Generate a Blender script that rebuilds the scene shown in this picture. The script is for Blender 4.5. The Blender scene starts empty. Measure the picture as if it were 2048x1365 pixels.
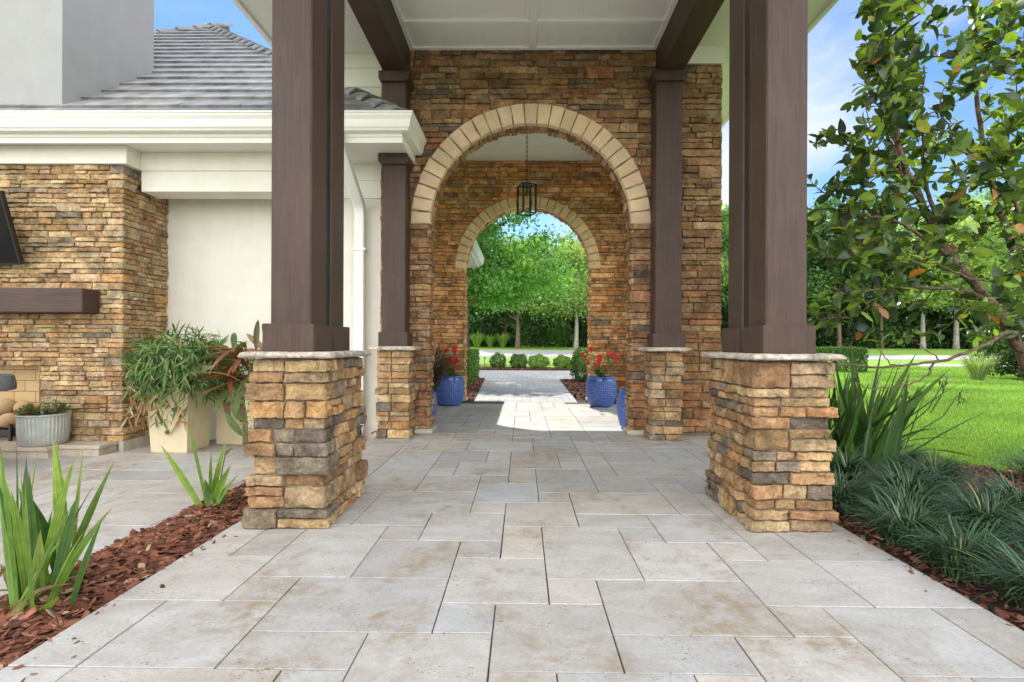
import bpy, math, random
import numpy as np
from mathutils import Vector, Matrix
C = bpy.context.scene.collection
R_ = math.radians

# ------------------------------------------------------------------ camera, sky, sun, exposure
cam_d = bpy.data.cameras.new('camera'); cam = bpy.data.objects.new('camera', cam_d); C.objects.link(cam)
cam_d.sensor_width = 36; cam_d.lens = 18; cam_d.clip_end = 1500; cam_d.clip_start = 0.05
cam_d.shift_x = -0.00425; cam_d.shift_y = 0.00366
cam.matrix_world = Matrix.Translation((0, 0, 1)) @ Matrix.Rotation(0.012, 4, 'Z') @ Matrix.Rotation(math.pi/2, 4, 'X') @ Matrix.Rotation(0.004, 4, 'Z')
bpy.context.scene.camera = cam

SUN_EL, SUN_AZ = 44.0, -11.0          # azimuth measured from +Y towards +X
w = bpy.data.worlds.new('World'); bpy.context.scene.world = w; w.use_nodes = True
nt = w.node_tree; N = nt.nodes; L = nt.links
bg = N['Background']
sky = N.new('ShaderNodeTexSky'); sky.sky_type = 'NISHITA'; sky.sun_disc = False
sky.sun_elevation = R_(SUN_EL); sky.sun_rotation = R_(SUN_AZ); sky.air_density = 1.0; sky.dust_density = 0.08; sky.ozone_density = 2.2
tc = N.new('ShaderNodeTexCoord')
mp = N.new('ShaderNodeMapping'); mp.inputs['Scale'].default_value = (1.0, 1.0, 1.9); mp.inputs['Location'].default_value = (-1.584, -2.381, -0.624)
L.new(tc.outputs['Generated'], mp.inputs['Vector'])
cn = N.new('ShaderNodeTexNoise'); cn.inputs['Scale'].default_value = 2.1; cn.inputs['Detail'].default_value = 7; cn.inputs['Roughness'].default_value = 0.55
cn.inputs['Distortion'].default_value = 0.25
L.new(mp.outputs[0], cn.inputs['Vector'])
cr = N.new('ShaderNodeMapRange'); cr.interpolation_type = 'SMOOTHSTEP'
cr.inputs['From Min'].default_value = 0.40; cr.inputs['From Max'].default_value = 0.68; cr.inputs['To Max'].default_value = 0.85
mx = N.new('ShaderNodeMix'); mx.data_type = 'RGBA'
# extra bright cloud banks added behind the camera as fill light
sx = N.new('ShaderNodeSeparateXYZ'); L.new(tc.outputs['Generated'], sx.inputs[0])
bk = N.new('ShaderNodeMapRange'); bk.interpolation_type = 'SMOOTHSTEP'; bk.inputs['From Min'].default_value = 0.25; bk.inputs['From Max'].default_value = -0.45; bk.inputs['To Max'].default_value = 0.30
L.new(sx.outputs['Y'], bk.inputs['Value'])
sm_ = N.new('ShaderNodeMath'); sm_.operation = 'ADD'; L.new(cn.outputs[0], sm_.inputs[0]); L.new(bk.outputs[0], sm_.inputs[1]); L.new(sm_.outputs[0], cr.inputs['Value'])
cb = N.new('ShaderNodeMix'); cb.data_type = 'RGBA'; cb.inputs['A'].default_value = (5.0, 5.1, 5.25, 1); cb.inputs['B'].default_value = (18.5, 18.2, 17.9, 1)
bf = N.new('ShaderNodeMath'); bf.operation = 'MULTIPLY'; bf.inputs[1].default_value = 3.33; L.new(bk.outputs[0], bf.inputs[0]); L.new(bf.outputs[0], cb.inputs['Factor'])
L.new(cr.outputs[0], mx.inputs['Factor']); dp = N.new('ShaderNodeMix'); dp.data_type = 'RGBA'; dp.blend_type = 'MULTIPLY'; dp.inputs['Factor'].default_value = 1; dp.inputs['B'].default_value = (0.62, 0.76, 0.92, 1)   # deeper, drier blue
L.new(sky.outputs[0], dp.inputs['A']); L.new(dp.outputs['Result'], mx.inputs['A']); L.new(cb.outputs['Result'], mx.inputs['B'])
L.new(mx.outputs['Result'], bg.inputs['Color']); bg.inputs['Strength'].default_value = 0.10

sd = bpy.data.lights.new('sun', 'SUN'); sd.energy = 2.9; sd.angle = R_(0.55); sd.color = (1, 0.95, 0.87)
sun = bpy.data.objects.new('sun', sd); C.objects.link(sun)
el, az = R_(SUN_EL), R_(SUN_AZ)
sdir = Vector((math.sin(az)*math.cos(el), math.cos(az)*math.cos(el), math.sin(el)))
sun.rotation_euler = (-sdir).to_track_quat('-Z', 'Y').to_euler()
vs = bpy.context.scene.view_settings
vs.view_transform = 'Standard'; vs.look = 'None'; vs.gamma = 1; vs.use_curve_mapping = False; vs.exposure = 1.12
bpy.context.scene.cycles.max_bounces = 8; bpy.context.scene.cycles.diffuse_bounces = 5
bpy.context.scene.cycles.transparent_max_bounces = 8
bpy.context.scene.cycles.use_denoising = True

# ------------------------------------------------------------------ materials
def new_mat(name):
    m = bpy.data.materials.new(name); m.use_nodes = True
    n = m.node_tree.nodes; b = n['Principled BSDF']
    return m, n, m.node_tree.links, b
def node(n, t, **k):
    x = n.new(t)
    for a, v in k.items():
        if a in x.inputs: x.inputs[a].default_value = v
        else: setattr(x, a, v)
    return x
def coords(n, l, scale=(1, 1, 1), which='Object'):
    t = n.new('ShaderNodeTexCoord'); m = n.new('ShaderNodeMapping'); m.inputs['Scale'].default_value = scale
    l.new(t.outputs[which], m.inputs['Vector']); return m.outputs[0]
def noise(n, l, vec, scale, detail=4, rough=0.55, dist=0.0):
    x = n.new('ShaderNodeTexNoise'); x.inputs['Scale'].default_value = scale; x.inputs['Detail'].default_value = detail
    x.inputs['Roughness'].default_value = rough; x.inputs['Distortion'].default_value = dist
    if vec is not None: l.new(vec, x.inputs['Vector'])
    return x.outputs['Fac']
def rng_(n, l, v, a, b, c, d):
    x = n.new('ShaderNodeMapRange'); x.inputs[1].default_value = a; x.inputs[2].default_value = b
    x.inputs[3].default_value = c; x.inputs[4].default_value = d; l.new(v, x.inputs[0]); return x.outputs[0]
def mix(n, l, fac, a, b, mode='MIX'):
    x = n.new('ShaderNodeMix'); x.data_type = 'RGBA'; x.blend_type = mode
    for s, v in (('Factor', fac), ('A', a), ('B', b)):
        if isinstance(v, (int, float)): x.inputs[s].default_value = v
        elif isinstance(v, tuple): x.inputs[s].default_value = (*v, 1) if len(v) == 3 else v
        else: l.new(v, x.inputs[s])
    return x.outputs['Result']
def bump(n, l, h, b, strength=0.3, dist=0.01):
    x = n.new('ShaderNodeBump'); x.inputs['Strength'].default_value = strength; x.inputs['Distance'].default_value = dist
    l.new(h, x.inputs['Height']); l.new(x.outputs[0], b.inputs['Normal']); return x
def tint(n):
    a = n.new('ShaderNodeAttribute'); a.attribute_name = 'tint'; return a.outputs['Color']

def mat_plain(name, col, rough=0.6, var=0.06, scale=6, bs=0.15, bscale=60, bd=0.004, metal=0.0, stretch=(1, 1, 1), spec=0.5):
    m, n, l, b = new_mat(name); v = coords(n, l, stretch)
    f = noise(n, l, v, scale, 5)
    lo = tuple(c*(1-var*2.2) for c in col); hi = tuple(min(1, c*(1+var)) for c in col)
    l.new(mix(n, l, rng_(n, l, f, 0.3, 0.7, 0, 1), lo, hi), b.inputs['Base Color'])
    b.inputs['Roughness'].default_value = rough; b.inputs['Metallic'].default_value = metal
    b.inputs['Specular IOR Level'].default_value = spec
    bump(n, l, noise(n, l, v, bscale, 4), b, bs, bd); return m

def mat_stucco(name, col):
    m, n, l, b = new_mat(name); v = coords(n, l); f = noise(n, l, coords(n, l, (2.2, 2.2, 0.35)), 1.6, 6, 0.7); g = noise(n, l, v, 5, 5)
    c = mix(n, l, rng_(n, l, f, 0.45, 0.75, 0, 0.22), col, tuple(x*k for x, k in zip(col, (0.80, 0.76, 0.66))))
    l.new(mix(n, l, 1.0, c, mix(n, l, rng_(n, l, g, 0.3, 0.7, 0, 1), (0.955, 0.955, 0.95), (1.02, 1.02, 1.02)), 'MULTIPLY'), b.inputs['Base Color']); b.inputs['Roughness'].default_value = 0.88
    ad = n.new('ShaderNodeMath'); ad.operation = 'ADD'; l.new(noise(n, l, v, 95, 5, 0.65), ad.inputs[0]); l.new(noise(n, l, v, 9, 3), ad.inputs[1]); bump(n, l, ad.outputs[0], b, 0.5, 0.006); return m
def mat_bead(name, col):
    m, n, l, b = new_mat(name); t = n.new('ShaderNodeTexCoord'); wv = n.new('ShaderNodeTexWave'); wv.wave_type = 'BANDS'; wv.bands_direction = 'X'; wv.wave_profile = 'SIN'; wv.inputs['Scale'].default_value = 6.5
    l.new(t.outputs['Object'], wv.inputs['Vector']); h = rng_(n, l, wv.outputs['Fac'], 0.0, 0.12, 0, 1); f = noise(n, l, t.outputs['Object'], 3, 4)
    l.new(mix(n, l, rng_(n, l, f, 0.3, 0.7, 0, 1), tuple(x*0.95 for x in col), col), b.inputs['Base Color']); b.inputs['Roughness'].default_value = 0.55; bump(n, l, h, b, 0.32, 0.005); return m
def mat_stone(name, warm=1.0):
    m, n, l, b = new_mat(name); v = coords(n, l)
    c = tint(n)
    f1 = noise(n, l, v, 9, 6, 0.65); f2 = noise(n, l, v, 48, 6, 0.75); f3 = noise(n, l, v, 3.2, 3)
    k = mix(n, l, rng_(n, l, f1, 0.35, 0.68, 0, 1), (0.50, 0.48, 0.47), (1.32, 1.30, 1.24))
    c1 = mix(n, l, 1.0, c, k, 'MULTIPLY')
    k2 = mix(n, l, rng_(n, l, f2, 0.3, 0.7, 0, 1), (0.60, 0.59, 0.59), (1.36, 1.34, 1.28))
    c2 = mix(n, l, 1.0, c1, k2, 'MULTIPLY')
    c3 = mix(n, l, rng_(n, l, f3, 0.58, 0.76, 0, 0.22), c2, (0.36*warm, 0.19, 0.08))
    l.new(c3, b.inputs['Base Color'])
    b.inputs['Roughness'].default_value = 0.85; b.inputs['Specular IOR Level'].default_value = 0.25
    g = n.new('ShaderNodeMath'); g.operation = 'ADD'; l.new(noise(n, l, v, 55, 6, 0.7), g.inputs[0])
    h2 = rng_(n, l, noise(n, l, v, 17, 4, 0.6, 0.4), 0, 1, 0, 1.6); l.new(h2, g.inputs[1])
    bump(n, l, g.outputs[0], b, 0.95, 0.02); return m

def mat_cut(name):
    m, n, l, b = new_mat(name); v = coords(n, l); c = tint(n)
    c = mix(n, l, 1.0, c, mix(n, l, rng_(n, l, noise(n, l, v, 7, 5, 0.6), 0.3, 0.7, 0, 1), (0.86, 0.84, 0.80), (1.08, 1.07, 1.06)), 'MULTIPLY')
    c = mix(n, l, 1.0, c, mix(n, l, rng_(n, l, noise(n, l, v, 45, 5, 0.7), 0.3, 0.7, 0, 1), (0.9, 0.9, 0.9), (1.06, 1.06, 1.06)), 'MULTIPLY')
    l.new(c, b.inputs['Base Color']); b.inputs['Roughness'].default_value = 0.85; b.inputs['Specular IOR Level'].default_value = 0.25
    bump(n, l, noise(n, l, v, 60, 5, 0.7), b, 0.35, 0.006); return m
def mat_travertine(name, base=(0.465, 0.452, 0.44)):
    m, n, l, b = new_mat(name); v = coords(n, l)
    c = mix(n, l, 1.0, base, tint(n), 'MULTIPLY')
    v2 = coords(n, l, (1, 1.9, 1))
    f = noise(n, l, v2, 5, 7, 0.62, 0.5)
    c = mix(n, l, 1.0, c, mix(n, l, rng_(n, l, f, 0.3, 0.7, 0, 1), (0.84, 0.83, 0.81), (1.08, 1.09, 1.1)), 'MULTIPLY')
    ff = noise(n, l, v, 60, 5, 0.7)
    c = mix(n, l, 1.0, c, mix(n, l, rng_(n, l, ff, 0.3, 0.7, 0, 1), (0.86, 0.86, 0.86), (1.1, 1.1, 1.1)), 'MULTIPLY')
    st = noise(n, l, v, 1.7, 6, 0.7, 0.6)
    st2 = noise(n, l, v, 14, 5, 0.7)
    sm = n.new('ShaderNodeMath'); sm.operation = 'MULTIPLY'
    l.new(rng_(n, l, st, 0.485, 0.63, 0, 1), sm.inputs[0]); l.new(rng_(n, l, st2, 0.38, 0.62, 0.05, 0.85), sm.inputs[1])
    c = mix(n, l, sm.outputs[0], c, (0.27, 0.21, 0.13))
    # pits: small dark holes, clustered along the vein direction
    vo = n.new('ShaderNodeTexVoronoi'); vo.inputs['Scale'].default_value = 105; vo.inputs['Randomness'].default_value = 1
    wv = n.new('ShaderNodeVectorMath'); wv.operation = 'ADD'; wn = n.new('ShaderNodeTexNoise'); wn.inputs['Scale'].default_value = 60; l.new(v, wn.inputs['Vector']); ws = n.new('ShaderNodeVectorMath'); ws.operation = 'SCALE'; ws.inputs['Scale'].default_value = 0.022; l.new(wn.outputs['Color'], ws.inputs[0]); l.new(coords(n, l, (0.55, 1.3, 1)), wv.inputs[0]); l.new(ws.outputs[0], wv.inputs[1]); l.new(wv.outputs[0], vo.inputs['Vector'])
    cl = noise(n, l, v2, 4.5, 5, 0.7); thr = rng_(n, l, cl, 0.40, 0.70, 0.02, 0.36)
    lt = n.new('ShaderNodeMath'); lt.operation = 'LESS_THAN'; l.new(vo.outputs['Distance'], lt.inputs[0]); l.new(thr, lt.inputs[1])
    rnd = n.new('ShaderNodeMath'); rnd.operation = 'GREATER_THAN'; rnd.inputs[1].default_value = 0.45
    sp = n.new('ShaderNodeSeparateColor'); l.new(vo.outputs['Color'], sp.inputs[0]); l.new(sp.outputs[0], rnd.inputs[0])
    pm = n.new('ShaderNodeMath'); pm.operation = 'MULTIPLY'; l.new(lt.outputs[0], pm.inputs[0]); l.new(rnd.outputs[0], pm.inputs[1])
    c = mix(n, l, pm.outputs[0], c, (0.14, 0.12, 0.10))
    l.new(c, b.inputs['Base Color']); b.inputs['Roughness'].default_value = 0.62; b.inputs['Specular IOR Level'].default_value = 0.35
    ad = n.new('ShaderNodeMath'); ad.operation = 'SUBTRACT'; l.new(noise(n, l, v, 70, 5, 0.7), ad.inputs[0]); l.new(pm.outputs[0], ad.inputs[1])
    bump(n, l, ad.outputs[0], b, 0.35, 0.004); return m

def mat_wood(name, col, ax=2):
    st = lambda a, c: tuple(c if i == ax else a for i in range(3))
    m, n, l, b = new_mat(name); v = coords(n, l, st(9, 0.55)); v3 = coords(n, l)
    f = noise(n, l, v, 3.2, 7, 0.66, 1.6); g = noise(n, l, coords(n, l, st(75, 1.0)), 2.5, 5, 0.65)
    c = mix(n, l, rng_(n, l, f, 0.32, 0.68, 0, 1), tuple(x*0.74 for x in col), tuple(x*1.16 for x in col))
    c = mix(n, l, 1.0, c, mix(n, l, rng_(n, l, g, 0.35, 0.65, 0, 1), (0.86, 0.86, 0.87), (1.08, 1.08, 1.07)), 'MULTIPLY')
    c = mix(n, l, rng_(n, l, noise(n, l, v3, 3, 4), 0.45, 0.75, 0, 0.35), c, tuple(x*1.5+0.01 for x in col))
    l.new(c, b.inputs['Base Color']); b.inputs['Roughness'].default_value = 0.5; b.inputs['Specular IOR Level'].default_value = 0.4
    a = n.new('ShaderNodeMath'); a.operation = 'ADD'; l.new(f, a.inputs[0]); l.new(g, a.inputs[1])
    bump(n, l, a.outputs[0], b, 0.9, 0.008); return m

def mat_leaf(name, rough=0.45, trans=0.35, tcol=(1.25, 1.3, 0.45), spec=0.4, vein=0.0):
    m, n, l, b = new_mat(name); c = tint(n)
    v = coords(n, l); f = noise(n, l, v, 25, 3)
    c = mix(n, l, 1.0, c, mix(n, l, rng_(n, l, f, 0.3, 0.7, 0, 1), (0.8, 0.82, 0.8), (1.2, 1.18, 1.2)), 'MULTIPLY')
    l.new(c, b.inputs['Base Color']); b.inputs['Roughness'].default_value = rough; b.inputs['Specular IOR Level'].default_value = spec
    t = n.new('ShaderNodeBsdfTranslucent'); l.new(mix(n, l, 1.0, c, tcol, 'MULTIPLY'), t.inputs['Color'])
    ms = n.new('ShaderNodeMixShader'); ms.inputs[0].default_value = trans
    l.new(b.outputs[0], ms.inputs[1]); l.new(t.outputs[0], ms.inputs[2]); l.new(ms.outputs[0], n['Material Output'].inputs['Surface'])
    return m

M = {}
M['stone'] = mat_stone('ledge_stone')
M['mortar'] = mat_plain('mortar', (0.24, 0.195, 0.15), 0.95, 0.15, 20, 0.5, 90)
M['footing'] = mat_plain('concrete_footing', (0.50, 0.46, 0.38), 0.9, 0.10, 8, 0.5, 50, 0.01)
M['voussoir'] = mat_cut('cut_limestone')
M['cap'] = mat_stone('capstone')
M['trav'] = mat_travertine('travertine')
M['joint'] = mat_plain('joint_sand', (0.11, 0.092, 0.072), 0.95, 0.2, 20)
M['wood'] = mat_wood('brown_stained_wood', (0.073, 0.042, 0.032))
M['wood_x'] = mat_wood('brown_stained_wood_across', (0.073, 0.042, 0.032), 0); M['wood_y'] = mat_wood('brown_stained_wood_along', (0.074, 0.042, 0.032), 1)
M['stucco'] = mat_stucco('cream_stucco', (0.79, 0.765, 0.685))
M['trim'] = mat_plain('cream_trim', (0.84, 0.82, 0.755), 0.5, 0.012, 2, 0.05, 60)
M['gutter'] = mat_plain('cream_metal', (0.86, 0.845, 0.79), 0.38, 0.01, 2, 0.02, 60)
M['white'] = mat_plain('white_ceiling_paint', (0.88, 0.88, 0.87), 0.6, 0.02, 3, 0.1, 80)
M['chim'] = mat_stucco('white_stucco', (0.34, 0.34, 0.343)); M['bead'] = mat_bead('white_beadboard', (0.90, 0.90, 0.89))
M['rooftile'] = mat_plain('grey_concrete_tile', (0.27, 0.27, 0.275), 0.42, 0.22, 5, 0.4, 40, 0.01)
M['bed'] = mat_plain('soil', (0.05, 0.035, 0.025), 0.95, 0.3, 12, 0.6, 40, 0.02)
M['black'] = mat_plain('black_metal', (0.018, 0.017, 0.016), 0.4, 0.1, 8, 0.05, 80)
M['blue'] = None

# ------------------------------------------------------------------ mesh helpers
class MB:
    def __init__(s): s.v = []; s.f = []; s.c = []; s.n = 0; s.mi = []
    def add(s, v, f, col=(1, 1, 1)):
        v = np.asarray(v, float); f = np.asarray(f)
        s.v.append(v); s.f.append(f + s.n); s.n += len(v)
        col = np.asarray(col, float)
        if col.ndim == 1: col = np.tile(col[:3], (len(v), 1))
        s.c.append(col[:, :3])
    def box(s, x0, x1, y0, y1, z0, z1, col=(1, 1, 1), bev=0.0):
        if bev > 0:
            b = bev; P = []
            # bevelled box: 24 verts
            idx = {}
            for i, X in enumerate((x0, x1)):
                for j, Y in enumerate((y0, y1)):
                    for k, Z in enumerate((z0, z1)):
                        sx, sy, sz = (1 if i == 0 else -1), (1 if j == 0 else -1), (1 if k == 0 else -1)
                        idx[i, j, k] = len(P)
                        P += [(X, Y+sy*b, Z+sz*b), (X+sx*b, Y, Z+sz*b), (X+sx*b, Y+sy*b, Z)]
            q = lambda a, t: idx[a]+t
            F = []
            for i in (0, 1): F.append([q((i, 0, 0), 0), q((i, 1, 0), 0), q((i, 1, 1), 0), q((i, 0, 1), 0)][::(-1 if i == 0 else 1)])
            for j in (0, 1): F.append([q((0, j, 0), 1), q((1, j, 0), 1), q((1, j, 1), 1), q((0, j, 1), 1)][::(1 if j == 0 else -1)])
            for k in (0, 1): F.append([q((0, 0, k), 2), q((1, 0, k), 2), q((1, 1, k), 2), q((0, 1, k), 2)][::(-1 if k == 0 else 1)])
            for i in (0, 1):
                for j in (0, 1): F.append([q((i, j, 0), 0), q((i, j, 0), 1), q((i, j, 1), 1), q((i, j, 1), 0)])
                for k in (0, 1): F.append([q((i, 0, k), 0), q((i, 0, k), 2), q((i, 1, k), 2), q((i, 1, k), 0)])
            for j in (0, 1):
                for k in (0, 1): F.append([q((0, j, k), 1), q((0, j, k), 2), q((1, j, k), 2), q((1, j, k), 1)])
            for i in (0, 1):
                for j in (0, 1):
                    for k in (0, 1):
                        a = idx[i, j, k]; F.append([a, a+1, a+2, a+2])
            s.v.append(np.array(P)); s.f.append(np.array(F)+s.n); s.n += len(P); s.c.append(np.tile(np.asarray(col, float)[:3], (len(P), 1)))
            return
        P = [(x0, y0, z0), (x1, y0, z0), (x1, y1, z0), (x0, y1, z0), (x0, y0, z1), (x1, y0, z1), (x1, y1, z1), (x0, y1, z1)]
        F = [(0, 3, 2, 1), (4, 5, 6, 7), (0, 1, 5, 4), (1, 2, 6, 5), (2, 3, 7, 6), (3, 0, 4, 7)]
        s.add(P, F, col)
    def tube(s, pts, rad, k=8, col=(1, 1, 1), cap=True):
        pts = [Vector(p) for p in pts]; n = len(pts)
        if not hasattr(rad, '__len__'): rad = [rad]*n
        V = []; ref = Vector((0, 0, 1))
        u = None
        for i, p in enumerate(pts):
            d = (pts[min(i+1, n-1)]-pts[max(i-1, 0)]).normalized()
            if u is None:
                u = d.cross(ref if abs(d.z) < 0.9 else Vector((1, 0, 0))).normalized()
            u = (u - d*u.dot(d)).normalized(); vv = d.cross(u)
            for j in range(k):
                a = 2*math.pi*j/k; V.append(p + (u*math.cos(a)+vv*math.sin(a))*rad[i])
        F = [(i*k+j, i*k+(j+1) % k, (i+1)*k+(j+1) % k, (i+1)*k+j) for i in range(n-1) for j in range(k)]
        if cap:
            V.append(pts[0]); V.append(pts[-1]); a, b = n*k, n*k+1
            F += [(a, (j+1) % k, j, j) for j in range(k)] + [(b, (n-1)*k+j, (n-1)*k+(j+1) % k, (n-1)*k+(j+1) % k) for j in range(k)]
        s.add(np.array([tuple(v) for v in V]), F, col)
    def lathe(s, prof, cx, cy, k=32, col=(1, 1, 1), wob=None):
        V = []; n = len(prof)
        for i, (r, z) in enumerate(prof):
            for j in range(k):
                a = 2*math.pi*j/k; rr = r if wob is None else wob(r, z, a, i)
                V.append((cx+rr*math.cos(a), cy+rr*math.sin(a), z))
        F = [(i*k+j, i*k+(j+1) % k, (i+1)*k+(j+1) % k, (i+1)*k+j) for i in range(n-1) for j in range(k)]
        s.add(V, F, col)
    def prism(s, poly, axis, a, b, col=(1, 1, 1)):
        """extrude a 2-D outline along 'x','y' or 'z' from a to b"""
        def P(p, t): return {'x': (t, p[0], p[1]), 'y': (p[0], t, p[1]), 'z': (p[0], p[1], t)}[axis]
        n = len(poly); V = [P(p, a) for p in poly] + [P(p, b) for p in poly]
        s.v.append(np.array(V, float)); F = [(i, (i+1) % n, n+(i+1) % n, n+i) for i in range(n)]
        s.f.append(np.array(F)+s.n); s.ng = getattr(s, 'ng', []) + [[s.n+i for i in range(n)][::-1], [s.n+n+i for i in range(n)]]
        s.n += 2*n; s.c.append(np.tile(np.asarray(col, float)[:3], (2*n, 1)))
    def build(s, name, mat, parent=None, smooth=False, fixn=False, sharp=0):
        V = np.concatenate(s.v); F = []
        for f in s.f:
            for q in f.tolist():
                if len(q) == 4 and q[2] == q[3]: q = q[:3]
                F.append(q)
        F += getattr(s, 'ng', [])
        me = bpy.data.meshes.new(name)
        me.from_pydata(V.tolist(), [], F)
        col = np.concatenate(s.c); at = me.color_attributes.new('tint', 'FLOAT_COLOR', 'POINT')
        rgba = np.ones((len(V), 4), np.float32); rgba[:, :3] = col; at.data.foreach_set('color', rgba.ravel())
        if smooth: me.polygons.foreach_set('use_smooth', np.ones(len(me.polygons), bool))
        if fixn:
            import bmesh
            b = bmesh.new(); b.from_mesh(me); bmesh.ops.recalc_face_normals(b, faces=b.faces); b.to_mesh(me); b.free()
        me.materials.append(mat); me.update()
        if sharp: me.set_sharp_from_angle(angle=R_(sharp))
        o = bpy.data.objects.new(name, me); C.objects.link(o)
        if parent is not None: o.parent = parent; o.matrix_parent_inverse = Matrix.Translation(-Vector(parent.location)) if parent.type == 'EMPTY' else Matrix.Identity(4)
        return o

def thing(name, label, cat, loc=(0, 0, 0), group=None):
    o = bpy.data.objects.new(name, None); C.objects.link(o); o.location = loc; o.empty_display_size = 0.1
    o['label'] = label; o['category'] = cat
    if group: o['group'] = group
    return o
def tag(o, label, cat, group=None):
    o['label'] = label; o['category'] = cat
    if group: o['group'] = group
    return o
def struct(o, kind='structure'):
    o['kind'] = kind; return o

# ------------------------------------------------------------------ ledge stone generator
PAL_WALL = [((r*1.14, g*1.06, b_*1.0), k) for (r, g, b_), k in [((0.34, 0.215, 0.12), 5), ((0.40, 0.27, 0.16), 4), ((0.28, 0.175, 0.10), 4), ((0.45, 0.325, 0.20), 2.5), ((0.20, 0.165, 0.14), 1.0), ((0.40, 0.215, 0.11), 1.8), ((0.33, 0.25, 0.17), 2.4)]]
PAL_BUFF = [((r*1.14, g*1.10, b_*1.02), k) for (r, g, b_), k in [((0.50, 0.365, 0.22), 5), ((0.56, 0.435, 0.28), 4), ((0.44, 0.30, 0.17), 3), ((0.39, 0.265, 0.16), 2), ((0.27, 0.235, 0.20), 0.6), ((0.48, 0.305, 0.15), 1.4), ((0.46, 0.37, 0.265), 2.6)]]
PAL_PIER = [((r*1.10, g*1.06, b_*1.0), k) for (r, g, b_), k in [((0.40, 0.275, 0.155), 4.5), ((0.47, 0.345, 0.205), 4), ((0.34, 0.22, 0.125), 3), ((0.42, 0.325, 0.215), 3.5), ((0.18, 0.158, 0.14), 1.3), ((0.26, 0.22, 0.18), 2.0), ((0.43, 0.265, 0.13), 1.8), ((0.51, 0.395, 0.25), 1.2)]]
def pick(pal, rng):
    wts = np.array([p[1] for p in pal]); c = np.array(pal[rng.choice(len(pal), p=wts/wts.sum())][0])
    return c*rng.uniform(0.82, 1.2)*rng.uniform(0.96, 1.04, 3)

def stone(mb, mapf, u0, u1, v0, v1, rng, p, res, col, gap=0.003, rough=0.008, facet=0.026, lift=(0, 0, 0, 0)):
    """one rough faced stone in panel coordinates; mapf(u, v, h) gives world points"""
    u0 += gap; u1 -= gap; v0 += gap; v1 -= gap
    lu, lv = u1-u0, v1-v0
    if lu < 0.012 or lv < 0.01: return
    def ax(a, b):
        d = b-a; e = min(0.006, d*0.16); k = max(2, int(round((d-2*e)/res))+1)
        return np.concatenate(([a, a+min(0.0015, d*0.04)], np.linspace(a+e, b-e, k), [b-min(0.0015, d*0.04), b]))
    us, vv = ax(u0, u1), ax(v0, v1)
    U, V = np.meshgrid(us, vv, indexing='ij'); nu, nv = U.shape
    H = np.full(U.shape, p)
    for k in range(3):
        H = np.minimum(H, p + rng.uniform(-0.15, 0.45)*facet + rng.uniform(-1, 1)*facet*(U-u0-lu*rng.uniform(0.2, 0.8))/max(lu, 0.12) + rng.uniform(-1, 1)*facet*0.8*(V-v0-lv*rng.uniform(0.2, 0.8))/max(lv, 0.06))
    for k in range(4):
        a = rng.uniform(0, 6.28); wl = rng.uniform(0.03, 0.13); ph = rng.uniform(0, 6.28)
        H += rough*0.4*np.sin((U*math.cos(a)+V*math.sin(a))*6.28/wl+ph)
    H = np.maximum(H, 0.004)
    e = np.zeros(U.shape, int); I, J = np.meshgrid(np.arange(nu), np.arange(nv), indexing='ij')
    dmin = np.minimum(np.minimum(I, nu-1-I), np.minimum(J, nv-1-J))
    H = np.where(dmin == 1, H*0.86-0.001, H); H = np.where(dmin == 0, -0.014, H)
    w1, w2 = rng.uniform(0.05, 0.2, 2); a1, a2 = rng.uniform(0, 6.28, 2)
    U2 = U + 0.0022*np.sin(V*6.28/w1*0.6+a1); V2 = V + 0.0028*np.sin(U*6.28/w2+a2)*min(1, lv/0.05)
    P = mapf(U2.ravel(), V2.ravel(), H.ravel())
    q = (I[:-1, :-1]*nv+J[:-1, :-1]).ravel()
    F = np.stack([q, q+nv, q+nv+1, q+1], 1)
    mb.add(P, F, col)

def plane_map(O, Ud, Nd):
    O = np.array(O, float); Ud = np.array(Ud, float); Nd = np.array(Nd, float)
    def f(u, v, h): return O + np.outer(u, Ud) + np.outer(v, (0, 0, 1)) + np.outer(h, Nd)
    return f
def make_rows(v0, v1, rng, hmin, hmax):
    rows = []; v = v0
    while v < v1-1e-6:
        h = hmin+(hmax-hmin)*rng.beta(1.1, 1.3)
        if v1-v-h < hmin*0.8: h = v1-v
        rows.append((v, v+h)); v += h
    return rows
def fill_row(mb, mapf, a, b, r, rng, pal, res, lmin, lmax, pmin, pmax, tall, **kw):
    v0, v1 = r; h = v1-v0; u = a
    while u < b-1e-6:
        Lg = rng.uniform(lmin, lmax)
        if h > tall and rng.random() < 0.62: Lg = rng.uniform(lmin*1.8, lmax*1.7); st = True
        else:
            st = False
            if h > tall: Lg = rng.uniform(lmin*1.2, lmax*0.85)
        if b-u-Lg < lmin*0.8: Lg = b-u
        if st:
            m = v0+h*rng.uniform(0.38, 0.62)
            for (x, y) in ((v0, m), (m, v1)):
                w_ = u
                while w_ < u+Lg-1e-6:
                    l2 = rng.uniform(lmin, lmax)
                    if u+Lg-w_-l2 < lmin*0.8: l2 = u+Lg-w_
                    stone(mb, mapf, w_, w_+l2, x, y, rng, rng.uniform(pmin, pmax), res, pick(pal, rng), **kw); w_ += l2
        else:
            stone(mb, mapf, u, u+Lg, v0, v1, rng, rng.uniform(pmin, pmax), res, pick(pal, rng), **kw)
        u += Lg
def ledge(mb, mapf, rows, rng, pal, intervals, res=0.03, lmin=0.10, lmax=0.38, pmin=0.008, pmax=0.048, tall=0.085, **kw):
    for r in rows:
        for a, b in intervals(*r):
            if b-a > 0.03: fill_row(mb, mapf, a, b, r, rng, pal, res, lmin, lmax, pmin, pmax, tall, **kw)
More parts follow.
